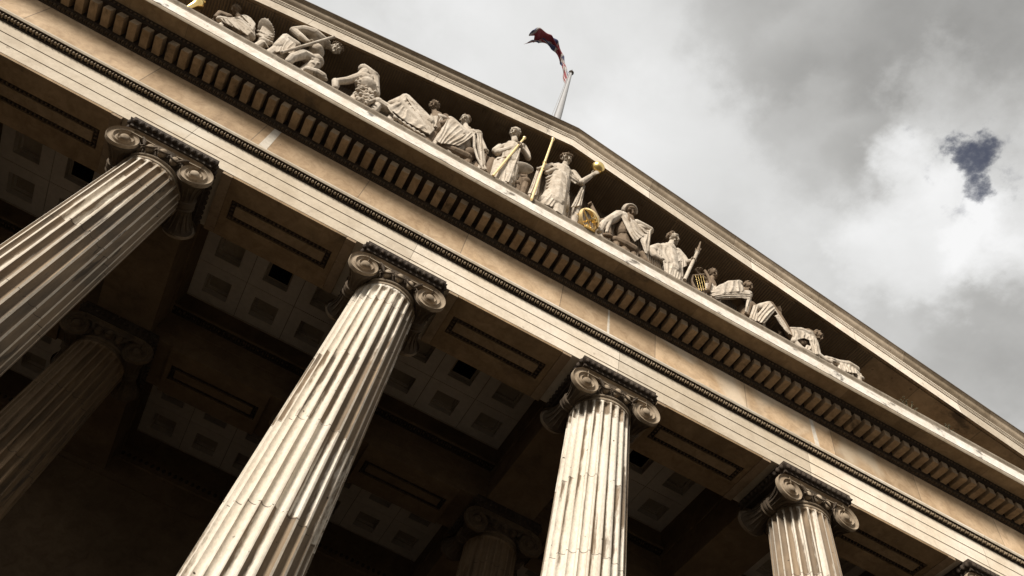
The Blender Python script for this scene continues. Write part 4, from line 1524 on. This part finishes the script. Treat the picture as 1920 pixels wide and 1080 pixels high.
s.cap((1180, 790, 0.02), (1270, 840, 0.02), 30, 30)
for p in ((840, 710), (950, 750), (1060, 780), (1180, 790), (1260, 830)):
    s.drop((p[0], p[1], 0.015), 46)
s.build('rock', 'statued', st, smooth=1)

# ---- standing woman with palette
s = Sculpt(880, 220, 6.39, -0.29)
st = statue(s, (500, 600), 'standing draped woman with folded arms behind the slanting gilded rod')
hr = s.head((542, 192, 0.0), 62, look=(-0.35, 0.05), up=(0.22, -1), neck=(545, 300, 0.004))
s.ell((510, 365, 0.0), (150, 60, 75), 6)
s.line([(365, 365, 0.0), (310, 400, -0.01), (340, 425, -0.015)], [50, 44, 42])
s.line([(340, 425, -0.015), (470, 385, -0.03), (585, 335, -0.035)], [44, 38, 24])
s.hand((575, 338, -0.036), (0.9, -0.35), 26, 1.0)
s.line([(640, 360, 0.0), (690, 440, -0.005), (705, 490, -0.01)], [52, 44, 36])
s.cap((705, 490, -0.01), (640, 380, -0.035), 34, 24)
s.hand((640, 375, -0.036), (-0.7, -0.5), 26, 1.0, -1)
s.cap((505, 380, 0.0), (480, 560, 0.0), 105, 110)
s.drop((480, 520, 0.02), 100)
s.build('body', 'statue', st)
hr.build('hair', 'statue', st)
s.ell((480, 450, -0.004), (120, 80, 80), 5)
s.cap((370, 560, 0.0), (330, 720, 0.0), 90, 95)
s.cap((440, 480, 0.0), (450, 760, 0.0), 95, 110)
s.cap((520, 620, -0.005), (500, 760, 0.0), 80, 60)
s.folds([(400, 400, -0.022), (560, 400, -0.022)], [(380, 540, -0.022), (600, 500, -0.022)], 9, 14, 13)
s.folds([(330, 520, -0.02), (420, 500, -0.025), (560, 560, -0.02)], [(290, 740, -0.02), (430, 790, -0.03), (520, 790, -0.02)], 11, 17, 17)
s.folds([(600, 360, -0.03), (620, 380, -0.03)], [(430, 760, -0.035), (480, 790, -0.035)], 4, 16, 18)
s.line([(340, 500, -0.03), (430, 470, -0.035), (490, 520, -0.035)], [12, 13, 12])
s.drop((330, 690, 0.0), 80)
s.drop((450, 720, 0.0), 100)
s.drop((560, 720, 0.02), 60)
s.build('robe', 'statue', st)
s.ell((670, 780, 0.01), (70, 70, 60))
s.ell((575, 800, 0.0), (36, 50, 36))
s.cap((640, 680, 0.02), (640, 800, 0.02), 60, 70)
for p in ((670, 780), (600, 760)):
    s.drop((*p, 0.015), 60)
s.build('rock', 'statued', st, smooth=1)
gold_rod(s, (285, 700, -0.05), (660, 248, -0.04), 15, 'gilded rod slanting across the standing woman with folded arms', 'rod', 'rod', knobs=((1.0, 1.75),))
pc = s.pt((632, 606, -0.03))
s.ell((632, 606, -0.03), (146, 74, 16), 12)
pal = s.build('palette', 'statue', None, voxel=0.01, smooth=1)
tag(pal, 'flat oval stone palette propped at the knee of the standing woman with folded arms', 'palette')

# ---- central standing figure with sceptre and globe
st = statue(s, (1050, 800), 'tall wreathed central figure under the peak, lifting a gilded ball in the left hand')
hr = s.head((1165, 505, 0.0), 62, look=(0.3, 0.1), up=(0.15, -1), neck=(1120, 640, 0.004), hair='wreath')
s.ell((1110, 640, 0.0), (150, 70, 80), 22)
s.line([(985, 590, 0.0), (930, 600, -0.01), (860, 610, -0.03)], [48, 40, 26])
s.hand((868, 612, -0.032), (-0.8, 0.2), 28, 1.1)
s.line([(1240, 680, 0.0), (1310, 760, -0.01), (1345, 790, -0.015)], [55, 46, 40])
s.line([(1335, 785, -0.015), (1420, 730, -0.03), (1475, 690, -0.035)], [40, 34, 24])
s.hand((1468, 697, -0.035), (0.75, -0.5), 32, -0.35, 1, DN * -0.6 - FW * 0.7)
s.cap((1100, 680, 0.0), (1050, 900, 0.0), 130, 140)
s.drop((1060, 850, 0.02), 130)
s.build('body', 'statue', st)
hr.build('hair', 'statued', st)
s.cap((1060, 760, -0.004), (1040, 900, 0.0), 135, 150)
s.cap((1040, 900, 0.0), (1010, 1080, 0.0), 150, 150)
s.cap((980, 920, -0.01), (900, 1010, -0.005), 80, 80)
s.cap((1120, 950, 0.0), (1120, 1080, 0.0), 85, 80)
# mantle across the chest
s.folds([(985, 570, -0.022), (1050, 545, -0.02), (1130, 570, -0.018)], [(1270, 800, -0.025), (1300, 775, -0.02), (1310, 750, -0.015)], 6, 22, 18, sag=6)
s.line([(920, 665, -0.03), (1020, 625, -0.04), (1120, 665, -0.04), (1290, 780, -0.028)], [22, 28, 28, 22])
# curved folds at the waist
for q in range(7):
    y0 = 690 + 38 * q
    s.line([(915 + q * 4, y0 + 40, -0.02), (1010, y0 + 10, -0.038), (1110, y0 + 22 + q * 3, -0.040), (1190, y0 + 22, -0.02)], [13, 17, 16, 12])
s.folds([(960, 900, -0.025), (1060, 880, -0.04), (1170, 900, -0.025)], [(860, 1030, -0.03), (980, 1070, -0.04), (1150, 1075, -0.02)], 9, 18, 18, sag=-10)
s.drop((920, 1000, 0.0), 80)
s.drop((1050, 1040, 0.0), 130)
s.build('robe', 'statue', st, fold=((0.8, 0.0, 0.6), 0.22, 0.018))
s.folds([(820, 620, -0.01), (870, 640, -0.005)], [(700, 910, -0.02), (800, 940, -0.005)], 5, 26, 30)
s.cap((840, 640, 0.005), (770, 900, 0.01), 36, 62)
s.folds([(1365, 800, 0.0), (1385, 815, 0.01)], [(1215, 1080, -0.01), (1345, 1060, 0.005)], 6, 18, 26)
s.cap((1360, 830, 0.015), (1290, 1060, 0.02), 30, 58)
s.drop((770, 890, 0.015), 55)
s.drop((1290, 1050, 0.02), 55)
s.build('cloak', 'statue', st)
gold_rod(s, (745, 985, -0.055), (1000, 265, -0.045), 17, 'tall gilded sceptre planted beside the wreathed central figure', 'sceptre', 'sceptre', knobs=((1.0, 1.7),), rings=((0.57, 1.7), (0.47, 1.5)))
pc = s.pt((1537, 612, -0.045))
gb = MB()
R = s.rr((1537, 612), 84)
gb.ell((0, 0, 0), (R, R, R), 0, 40, 28)
gl = gb.build('globe', 'gold', None, smooth=80)
gl.location = pc
tag(gl, 'shiny gilded ball balanced on the raised hand of the wreathed central figure', 'globe')

# ---- gilded armillary sphere
s = Sculpt(1040, 280, 6.353, -0.30)
ap = s.pt((395, 850))
ar = thing('armillary_sphere', 'gilded sphere of crossing hoops on the ledge left of the hooded bearded man', 'armillary sphere', (ap.x, ap.y, ZF))
R = s.rr((395, 850), 150)
cz = ap.z - ZF


def hoop(name, rad, rot, wd, th):
    rows = []
    for k in range(48):
        a = 2 * math.pi * k / 48
        row = []
        for (dr, dz) in ((-th, -wd), (th, -wd), (th, wd), (-th, wd)):
            v = rot @ Vector(((rad + dr) * math.cos(a), (rad + dr) * math.sin(a), dz))
            row.append((v.x, v.y, v.z + cz))
        rows.append(row)
    m = MB()
    rows.append(rows[0])
    m.grid(rows, 0, closed=True)
    return m.build(name, 'goldleaf', ar, smooth=40)


RX = lambda d: Matrix.Rotation(R_(d), 3, 'X')
RY = lambda d: Matrix.Rotation(R_(d), 3, 'Y')
RZ = lambda d: Matrix.Rotation(R_(d), 3, 'Z')
ax_ = (RT * -0.37 - DN * 0.93 - FW * 0.15).normalized()
er = (RT * 0.93 - DN * 0.37).normalized()


def meridian(e):
    e = (e - ax_ * e.dot(ax_)).normalized()
    n = ax_.cross(e)
    return Matrix((ax_, e, n)).transposed()


hoop('hoop', R, meridian(er * 0.60 + FW * 0.80), 0.042, 0.012)
hoop('hoop', R * 0.95, meridian(er * 0.75 - FW * 0.66), 0.03, 0.010)
hoop('hoop', R * 0.9, Matrix((er, FW, ax_)).transposed(), 0.014, 0.010)
m_ = MB()
m_.tube([ax_ * -R + Vector((0, 0, cz)), ax_ * R + Vector((0, 0, cz))], 0.016, 0, 8)
m_.lathe([(0.22, 0.0), (0.2, 0.05), (0.06, 0.12), (0.05, max(0.15, cz - R * 0.95)), (0.03, cz - R * 0.93)], (0, 0, 0), 16)
m_.build('stand', 'gold', ar, smooth=50)
m_ = MB()
m_.ell((R * 0.45, -0.05, cz + R * 0.25), (0.075, 0.075, 0.075), 0, 16, 12)
m_.build('ball', 'gold', ar, smooth=80)

# ---- hooded bearded man
s = Sculpt(1080, 360, 5.333, -0.29)
st = statue(s, (500, 400), 'hooded bearded man seated with a great cloak sagging between his spread knees')
hr = s.head((535, 205, 0.004), 60, look=(0.25, 0.2), up=(0.12, -1), neck=(530, 300, 0.01), beard=True, hair='hood')
s.line([(400, 250, 0.0), (300, 300, -0.01), (225, 300, -0.01), (190, 220, -0.005), (150, 130, 0.0)], [58, 42, 32, 26, 20])
s.hand((165, 150, 0.0), (-0.6, -0.8), 24, 1.0)
s.cap((500, 300, 0.01), (470, 420, 0.02), 95, 90)
s.drop((480, 360, 0.035), 90)
s.ell((320, 435, -0.012), (52, 28, 30), 15)
s.ell((285, 430, -0.015), (26, 22, 22))
s.cap((330, 420, -0.01), (300, 330, 0.0), 30, 50)
s.build('body', 'statued', st)
hr.build('hood', 'statue', st)
s.cap((420, 240, -0.01), (270, 320, -0.01), 60, 45)
s.cap((270, 320, -0.01), (235, 390, -0.01), 46, 34)
s.line([(440, 215, -0.015), (350, 270, -0.022), (325, 340, -0.022), (305, 400, -0.02)], [34, 26, 18, 16])
s.folds([(440, 215, -0.022), (500, 240, -0.022), (590, 290, -0.018)], [(590, 500, -0.022), (660, 450, -0.022), (740, 380, -0.012)], 9, 26, 24, sag=26)
s.cap((460, 260, 0.0), (640, 430, 0.0), 70, 60)
s.cap((600, 320, 0.0), (735, 385, 0.0), 50, 44)
s.folds([(640, 480, -0.022), (690, 430, -0.022), (755, 370, -0.012)], [(690, 610, -0.022), (710, 620, -0.02), (735, 560, -0.01)], 6, 17, 13)
s.cap((700, 430, 0.0), (705, 600, 0.0), 44, 32)
s.ell((650, 350, -0.018), (60, 26, 30), 20)
s.drop((705, 560, 0.005), 32)
s.drop((260, 350, 0.005), 36)
s.build('cloak', 'statue', st)
s.line([(390, 480, 0.0), (480, 530, 0.0), (570, 580, 0.0)], [44, 60, 56])
s.line([(660, 620, -0.01), (700, 690, -0.01), (735, 715, -0.015)], [34, 28, 20])
for p in ((400, 490), (480, 530), (570, 580), (660, 640)):
    s.drop((p[0], p[1], 0.01), 46)
s.build('rock', 'statued', st, smooth=1)

# ---- standing youth with ornate staff
st = statue(s, (930, 700), 'standing curly-haired youth in a pale robe, face in profile to the right')
hr = s.head((972, 470, 0.004), 52, look=(1.0, 0.15), up=(0.2, -1), neck=(935, 545, 0.004), hair='curls')
s.ell((920, 570, 0.0), (105, 55, 60), 18)
s.line([(820, 560, 0.0), (750, 580, -0.006), (790, 640, -0.02), (850, 670, -0.03)], [50, 46, 36, 24])
s.hand((842, 662, -0.03), (0.6, 0.8), 22, 0.9)
s.line([(1010, 600, 0.0), (1070, 660, -0.005), (1105, 705, -0.012), (1155, 690, -0.025)], [44, 38, 32, 22])
s.hand((1145, 692, -0.025), (0.9, -0.3), 24, 1.0)
s.cap((925, 580, 0.0), (950, 760, 0.0), 80, 85)
s.drop((940, 700, 0.02), 85)
s.build('body', 'statue', st)
hr.build('hair', 'statued', st)
s.ell((900, 590, -0.004), (95, 72, 66), 20)
s.cap((920, 620, 0.0), (960, 800, 0.0), 84, 88)
s.cap((900, 700, 0.0), (930, 820, 0.0), 60, 62)
s.cap((1020, 690, 0.0), (1030, 860, 0.0), 46, 48)
s.ell((770, 585, -0.012), (56, 48, 46), 20)
s.folds([(830, 525, -0.02), (930, 530, -0.022), (1040, 600, -0.015)], [(870, 700, -0.025), (960, 700, -0.028), (1060, 690, -0.018)], 9, 15, 15, sag=4)
s.folds([(870, 680, -0.024), (960, 690, -0.028), (1050, 690, -0.018)], [(890, 840, -0.02), (970, 870, -0.028), (1050, 880, -0.018)], 9, 14, 15)
s.folds([(1040, 610, -0.012), (1090, 650, -0.012)], [(1060, 760, -0.014), (1110, 740, -0.012)], 4, 14, 13)
s.folds([(800, 540, -0.018), (840, 560, -0.022)], [(820, 640, -0.022), (860, 640, -0.025)], 4, 12, 11)
s.drop((930, 800, 0.005), 72)
s.drop((1030, 840, 0.005), 46)
s.build('robe', 'statue', st)
o = gold_rod(s, (1085, 880, -0.035), (1215, 600, -0.035), 19, 'thick stone staff with carved leafy tip held by the curly-haired robed youth', 'staff', 'staff', 'statue', knobs=(), rings=((0.98, 1.5),))
for q in range(7):
    a = 2 * math.pi * q / 7
    s.cap((1218 + 10 * math.cos(a), 595 + 6 * math.sin(a), -0.035), (1222 + 30 * math.cos(a), 570 + 16 * math.sin(a), -0.035), 9, 5)
s.cap((1218, 590, -0.035), (1245, 500, -0.035), 16, 7)
s.build('leafy_tip', 'statued', o, voxel=0.01, smooth=1)

# ---- figure behind the lyre
st = statue(s, (1330, 900), 'shadowed seated figure with one arm laid over the top of the lyre')
hr = s.head((1372, 822, 0.006), 42, look=(0.4, 0.1), up=(0.15, -1), neck=(1350, 900, 0.01), hair='curls')
s.ell((1330, 930, 0.01), (66, 44, 50), 15)
s.line([(1310, 900, 0.01), (1250, 850, 0.0), (1190, 785, -0.01)], [36, 28, 20])
s.hand((1200, 790, -0.012), (0.95, -0.3), 22, 0.5)
s.cap((1340, 920, 0.015), (1370, 1010, 0.02), 60, 60)
s.drop((1345, 950, 0.03), 62)
s.build('body', 'statued', st)
hr.build('hair', 'statued', st)
s.folds([(1290, 910, -0.005), (1380, 910, 0.0)], [(1300, 1000, -0.008), (1420, 1000, -0.005)], 6, 16, 17)
s.drop((1330, 960, 0.01), 40)
s.build('robe', 'statue', st)
lp = s.pt((1250, 960, -0.02))
ly = thing('lyre', 'dark stone lyre with slim gilded strings set on the ledge before the shadowed figure', 'lyre', (lp.x, lp.y, ZF))
s.line([(1290, 790, -0.02), (1325, 850, -0.02), (1345, 910, -0.02), (1325, 970, -0.02)], [15, 17, 18, 18])
s.line([(1165, 840, -0.015), (1155, 890, -0.015), (1180, 950, -0.015), (1210, 980, -0.015)], [14, 15, 17, 18])
s.line([(1165, 835, -0.018), (1280, 825, -0.022)], [10, 10])
s.cap((1210, 990, -0.015), (1320, 985, -0.015), 26, 26)
s.drop((1265, 990, -0.01), 26)
s.build('frame', 'statued', ly)
for q in range(4):
    a, c = s.pt((1194 + q * 25, 832 + 1 * q, -0.03)), s.pt((1234 + q * 22, 990 - q * 3, -0.03))
    m_ = MB()
    m_.tube([a, c], s.rr((1240, 900), 1.8), 0, 8)
    x = m_.build('string', 'gold', ly, smooth=60)
    x.location = -Vector(ly.location)

# ---- seated robed figure beside the lyre
s = Sculpt(1280, 480, 4.8, -0.29)
st = statue(s, (450, 350), 'seated figure swathed in sweeping drapery right of the lyre, head turned right')
hr = s.head((592, 280, 0.012), 38, look=(0.5, 0.2), up=(0.2, -1), neck=(560, 340, 0.012), hair='curls')
s.ell((540, 340, 0.012), (60, 40, 46))
s.cap((540, 330, 0.015), (500, 400, 0.02), 55, 55)
s.drop((520, 360, 0.03), 52)
s.cap((605, 440, -0.01), (585, 520, -0.01), 24, 18)
s.ell((580, 525, -0.015), (30, 16, 18), 25)
s.drop((590, 510, -0.005), 18)
s.build('body', 'statued', st)
hr.build('hair', 'statued', st)
s.cap((300, 320, 0.0), (420, 270, 0.0), 40, 48)
s.cap((420, 270, 0.0), (510, 250, 0.0), 50, 34)
s.cap((330, 350, 0.0), (590, 350, 0.0), 46, 42)
s.folds([(255, 325, -0.02), (330, 260, -0.022), (430, 225, -0.022), (510, 215, -0.015)], [(270, 350, -0.02), (400, 330, -0.026), (500, 320, -0.026), (560, 320, -0.015)], 8, 17, 16)
s.folds([(250, 345, -0.024), (300, 390, -0.02)], [(610, 330, -0.022), (605, 395, -0.018)], 6, 15, 15, sag=-16)
s.folds([(590, 330, -0.02), (622, 350, -0.01)], [(560, 500, -0.018), (600, 520, -0.01)], 5, 13, 10)
s.drop((300, 340, 0.01), 40)
s.drop((590, 440, 0.005), 22)
s.build('robe', 'statue', st)

# ---- reclining figure with long outstretched legs and carved drum
st = statue(s, (800, 560), 'reclining figure with steep draped knees and one long leg sloping right, stone drum behind')
s.cap((620, 440, -0.005), (660, 500, -0.005), 34, 40)
s.line([(780, 450, 0.0), (870, 560, -0.005), (985, 735, -0.008)], [46, 36, 30])
s.line([(850, 560, 0.01), (930, 660, 0.008), (990, 740, 0.005)], [28, 26, 24])
s.ell((1000, 745, -0.01), (34, 18, 20), 55)
s.cap((700, 500, 0.02), (640, 470, 0.02), 50, 44)
s.drop((680, 500, 0.025), 48)
s.drop((985, 735, 0.0), 22)
s.build('body', 'statued', st)
s.cap((770, 450, 0.0), (700, 470, 0.0), 44, 46)
s.folds([(760, 425, -0.02), (800, 430, -0.02), (840, 480, -0.015)], [(640, 560, -0.018), (690, 600, -0.02), (740, 610, -0.018)], 8, 16, 16)
s.folds([(640, 440, -0.015), (680, 440, -0.018)], [(600, 560, -0.015), (660, 590, -0.018)], 5, 15, 15)
s.folds([(800, 440, -0.02), (840, 490, -0.012)], [(960, 700, -0.018), (990, 720, -0.01)], 4, 15, 13, sag=-6)
s.folds([(830, 540, -0.015), (850, 530, -0.015)], [(880, 620, -0.014), (960, 720, -0.012)], 3, 16, 12)
s.drop((690, 560, 0.005), 36)
s.build('drapery', 'statue', st)
m_ = MB()
c0, c1 = s.pt((850, 470, 0.02)), s.pt((862, 505, 0.03))
R = s.rr((850, 470), 34)
dx = (c1 - c0).normalized()
rot = dx.to_track_quat('Z', 'Y').to_matrix()
for rr_, hh in ((1.0, 0.0), (0.55, 0.0)):
    rows = []
    for k in range(28):
        a = 2 * math.pi * k / 28
        rows.append([c0 + rot @ Vector((q * R * rr_ * math.cos(a), q * R * rr_ * math.sin(a), h)) for q, h in ((0.78, -0.01), (1.0, -0.03), (1.0, (c1 - c0).length), (0.6, (c1 - c0).length))])
    rows.append(rows[0])
    m_.grid(rows)
m_.ell(c0 + dx * 0.06, (R * 0.95, R * 0.95, 0.03), 0, 20, 6, rot)
m_.tube([c1, Vector((c1.x, c1.y + 0.1, ZF))], R * 0.8, 0, 14)
x = m_.build('drum', 'statued', st, smooth=40)
x.location = -Vector(st.location)

# ---- stooping curly-headed figure at the right
st = statue(s, (1130, 770), 'stooping figure at right with tousled curly head drooping over a pale robe')
hr = s.head((1215, 725, 0.01), 40, look=(0.8, 0.5), up=(0.55, -0.8), neck=(1150, 740, 0.01), hair='curls')
s.cap((1120, 720, 0.01), (1150, 830, 0.015), 70, 70)
s.line([(1030, 770, 0.0), (1060, 790, 0.0), (1110, 780, 0.0)], [34, 36, 30])
s.drop((1130, 780, 0.025), 68)
s.build('body', 'statued', st)
hr.build('hair', 'statued', st)
s.line([(975, 660, -0.005), (1060, 680, -0.01), (1140, 720, -0.01)], [22, 40, 44])
s.line([(1140, 710, -0.012), (1190, 790, -0.012), (1225, 890, -0.01)], [44, 34, 22])
s.line([(1000, 770, -0.012), (1060, 840, -0.015), (1150, 890, -0.012)], [30, 34, 36])
s.line([(1020, 720, -0.015), (1000, 770, -0.015)], [30, 30])
s.folds([(970, 655, -0.018), (1040, 665, -0.02), (1140, 690, -0.02)], [(1010, 760, -0.02), (1090, 740, -0.02), (1190, 780, -0.02)], 8, 14, 14, sag=4)
s.folds([(1120, 700, -0.022), (1180, 730, -0.018)], [(1180, 880, -0.018), (1230, 890, -0.012)], 6, 16, 14)
s.folds([(1120, 800, -0.018), (1180, 820, -0.018)], [(1090, 850, -0.018), (1200, 890, -0.016)], 5, 15, 15)
s.line([(1230, 890, -0.012), (1290, 940, -0.012), (1330, 960, -0.012)], [20, 22, 24])
s.drop((1060, 840, 0.0), 34)
s.drop((1180, 860, 0.005), 40)
s.drop((1300, 945, 0.0), 20)
s.build('robe', 'statue', st)

# ---- recumbent draped legs at the narrow end
st = statue(s, (1440, 1000), 'low recumbent draped legs tapering into the narrow right corner, bare foot last')
s.line([(1540, 1030, -0.01), (1590, 1075, -0.01)], [26, 20])
s.ell((1610, 1095, -0.012), (30, 18, 20), 35)
s.ell((1600, 1075, -0.015), (12, 18, 12), 20)
s.drop((1580, 1075, -0.005), 20)
s.build('foot', 'statue', st)
s.line([(1290, 930, -0.005), (1400, 970, -0.005), (1480, 990, -0.005), (1555, 1025, -0.005)], [34, 40, 50, 40])
s.ell((1340, 925, -0.018), (42, 16, 20), 18)
s.ell((1350, 945, -0.02), (38, 14, 18), 20)
s.ell((1440, 955, -0.018), (40, 16, 20), 10)
s.folds([(1420, 960, -0.018), (1530, 985, -0.016)], [(1440, 1040, -0.02), (1580, 1060, -0.018)], 9, 14, 14)
for p in ((1310, 940), (1400, 980), (1480, 1000), (1550, 1040)):
    s.drop((*p, 0.0), 36)
s.build('drapery', 'statue', st)

# ---------------------------------------------------------------- flagpole and flag
fp = thing('flagpole', 'tapered white flagpole with halyard rising behind the pediment peak', 'flagpole', P(1.5, 0.2, 1.75))
zt = (4.36 - 1.75) * S
b = MB()
b.lathe([(0.16, -0.3), (0.155, 0.5), (0.15, zt * 0.3), (0.12, zt * 0.65), (0.05, zt)], (0, 0, 0), 20)
b.build('mast', 'pole', fp, smooth=60)
b = MB()
b.lathe([(0.045, zt), (0.05, zt + 0.02), (0.085, zt + 0.06), (0.105, zt + 0.12), (0.085, zt + 0.18), (0.03, zt + 0.23), (0.012, zt + 0.5)], (0, 0, 0), 16)
b.build('finial', 'mould', fp, smooth=60)
b = MB()
b.tube([(-0.22, -0.05, 0.2), (-0.16, -0.04, zt * 0.5), (-0.06, -0.02, zt)], 0.012, 0, 5)
b.tube([(-0.30, -0.08, 0.2), (-0.24, -0.06, zt * 0.5), (-0.08, -0.02, zt)], 0.010, 0, 5)
b.build('halyard', 'pole', fp)


def jack(u, v):
    """0 red, 1 blue, 2 white of the union flag, u along the fly, v down the hoist (0..1)."""
    x, y = (u - 0.5) * 2, (v - 0.5)
    if abs(y) < 0.10 or abs(x) < 0.10:
        return 0
    if abs(y) < 0.167 or abs(x) < 0.167:
        return 2
    d1 = abs(y - x / 2) * 0.894
    d2 = abs(y + x / 2) * 0.894
    d = min(d1, d2)
    if d < 0.035:
        return 0
    if d < 0.10:
        return 2
    return 1


def catmull(ps, t):
    n = len(ps) - 1
    f = t * n
    i = min(int(f), n - 1)
    f -= i
    g = lambda k: Vector(ps[max(0, min(n, k))])
    a, b_, c, d = g(i - 1), g(i), g(i + 1), g(i + 2)
    return 0.5 * ((2 * b_) + (c - a) * f + (2 * a - 5 * b_ + 4 * c - d) * f * f + (3 * b_ - a - 3 * c + d) * f ** 3)


path = [P(1.505, 0.22, 4.30), P(1.48, 0.30, 4.62), P(1.44, 0.27, 4.74), P(1.385, 0.235, 4.80), P(1.30, 0.18, 4.84), P(1.20, 0.15, 4.82), P(1.12, 0.155, 4.80), P(1.07, 0.19, 4.78)]
path = [P(1.507, 0.20, 4.28), P(1.475, 0.26, 4.50), P(1.43, 0.255, 4.66), P(1.38, 0.235, 4.76), P(1.30, 0.19, 4.82), P(1.21, 0.165, 4.84), P(1.13, 0.165, 4.80), P(1.07, 0.19, 4.74)]
nu, nv = 96, 36
vs, fs, ms = [], [], []
for i in range(nu + 1):
    t = i / nu
    c = catmull(path, t)
    for j in range(nv + 1):
        v = j / nv
        h = 0.36 + 1.0 * max(0.0, 1 - 3.2 * t) + 0.42 * t ** 2
        sway = Vector((0.07 * math.sin(9 * t + 5 * v) + 0.20 * t * math.sin(6 * v + 4 * t), 0.14 * math.sin(13 * v + 7 * t) + 0.22 * t * math.cos(5 * v + 2), 0))
        sway += Vector((0.05 * math.sin(31 * t + 7 * v), 0.05 * math.cos(27 * t - 6 * v), 0.05 * math.sin(22 * t + 9 * v)))
        curl = Vector((-0.35 * max(0, v - 0.5) * t, 0.25 * max(0, 0.5 - v) * t, 0))
        vs.append(c + Vector((0, 0, -h * (v - 0.10))) + sway * (0.2 + 0.8 * t) + curl * t)
for i in range(nu):
    for j in range(nv):
        a = i * (nv + 1) + j
        fs.append((a, a + 1, a + nv + 2, a + nv + 1))
        ms.append(jack((i + 0.5) / nu, (j + 0.5) / nv))
b = MB()
b.add(vs, fs)
b.m = ms
fl = b.build('flag', ['red', 'blue', 'white'], None, smooth=80, fix=False)
sm = fl.modifiers.new('thickness', 'SOLIDIFY')
sm.thickness = 0.008
tag(fl, 'twisted red, navy and white flag streaming from the top of the flagpole', 'flag')

# ---------------------------------------------------------------- weeds rooted on the ledge at the right
M['weed'] = plain('dry_weed', (0.10, 0.085, 0.045), 0.9, 0.0, 0.3)
for i, (x, n, sz, lab) in enumerate(((3.56, 14, 0.26, 'dry weed tuft on the right part of the gutter ledge, the larger of two'), (3.80, 9, 0.17, 'small dry weed tuft on the gutter ledge nearer the right corner'))):
    rnd = random.Random(40 + i)
    b = MB()
    for q in range(n):
        a = rnd.uniform(0, 6.28)
        r = rnd.uniform(0.02, 0.16)
        L = sz * rnd.uniform(0.5, 1.1)
        p0 = Vector((r * math.cos(a), r * 0.5 * math.sin(a), 0))
        p1 = p0 + Vector((0.25 * L * math.cos(a), 0.2 * L * math.sin(a), 0.6 * L))
        p2 = p1 + Vector((0.35 * L * math.cos(a), 0.3 * L * math.sin(a), 0.4 * L))
        b.tube([p0, p1, p2], [0.010, 0.008, 0.003], 0, 4)
        for w_ in range(4):
            t = rnd.uniform(0.3, 1)
            b.ell(p0 + (p2 - p0) * t + Vector((rnd.uniform(-.03, .03), rnd.uniform(-.03, .03), 0.01)), (0.022, 0.014, 0.010), 0, 5, 4)
    o = b.build('weed_tuft', 'weed', None)
    o.location = P(x, -0.322, 0.811)
    tag(o, lab, 'weed', 'weeds on the ledge')
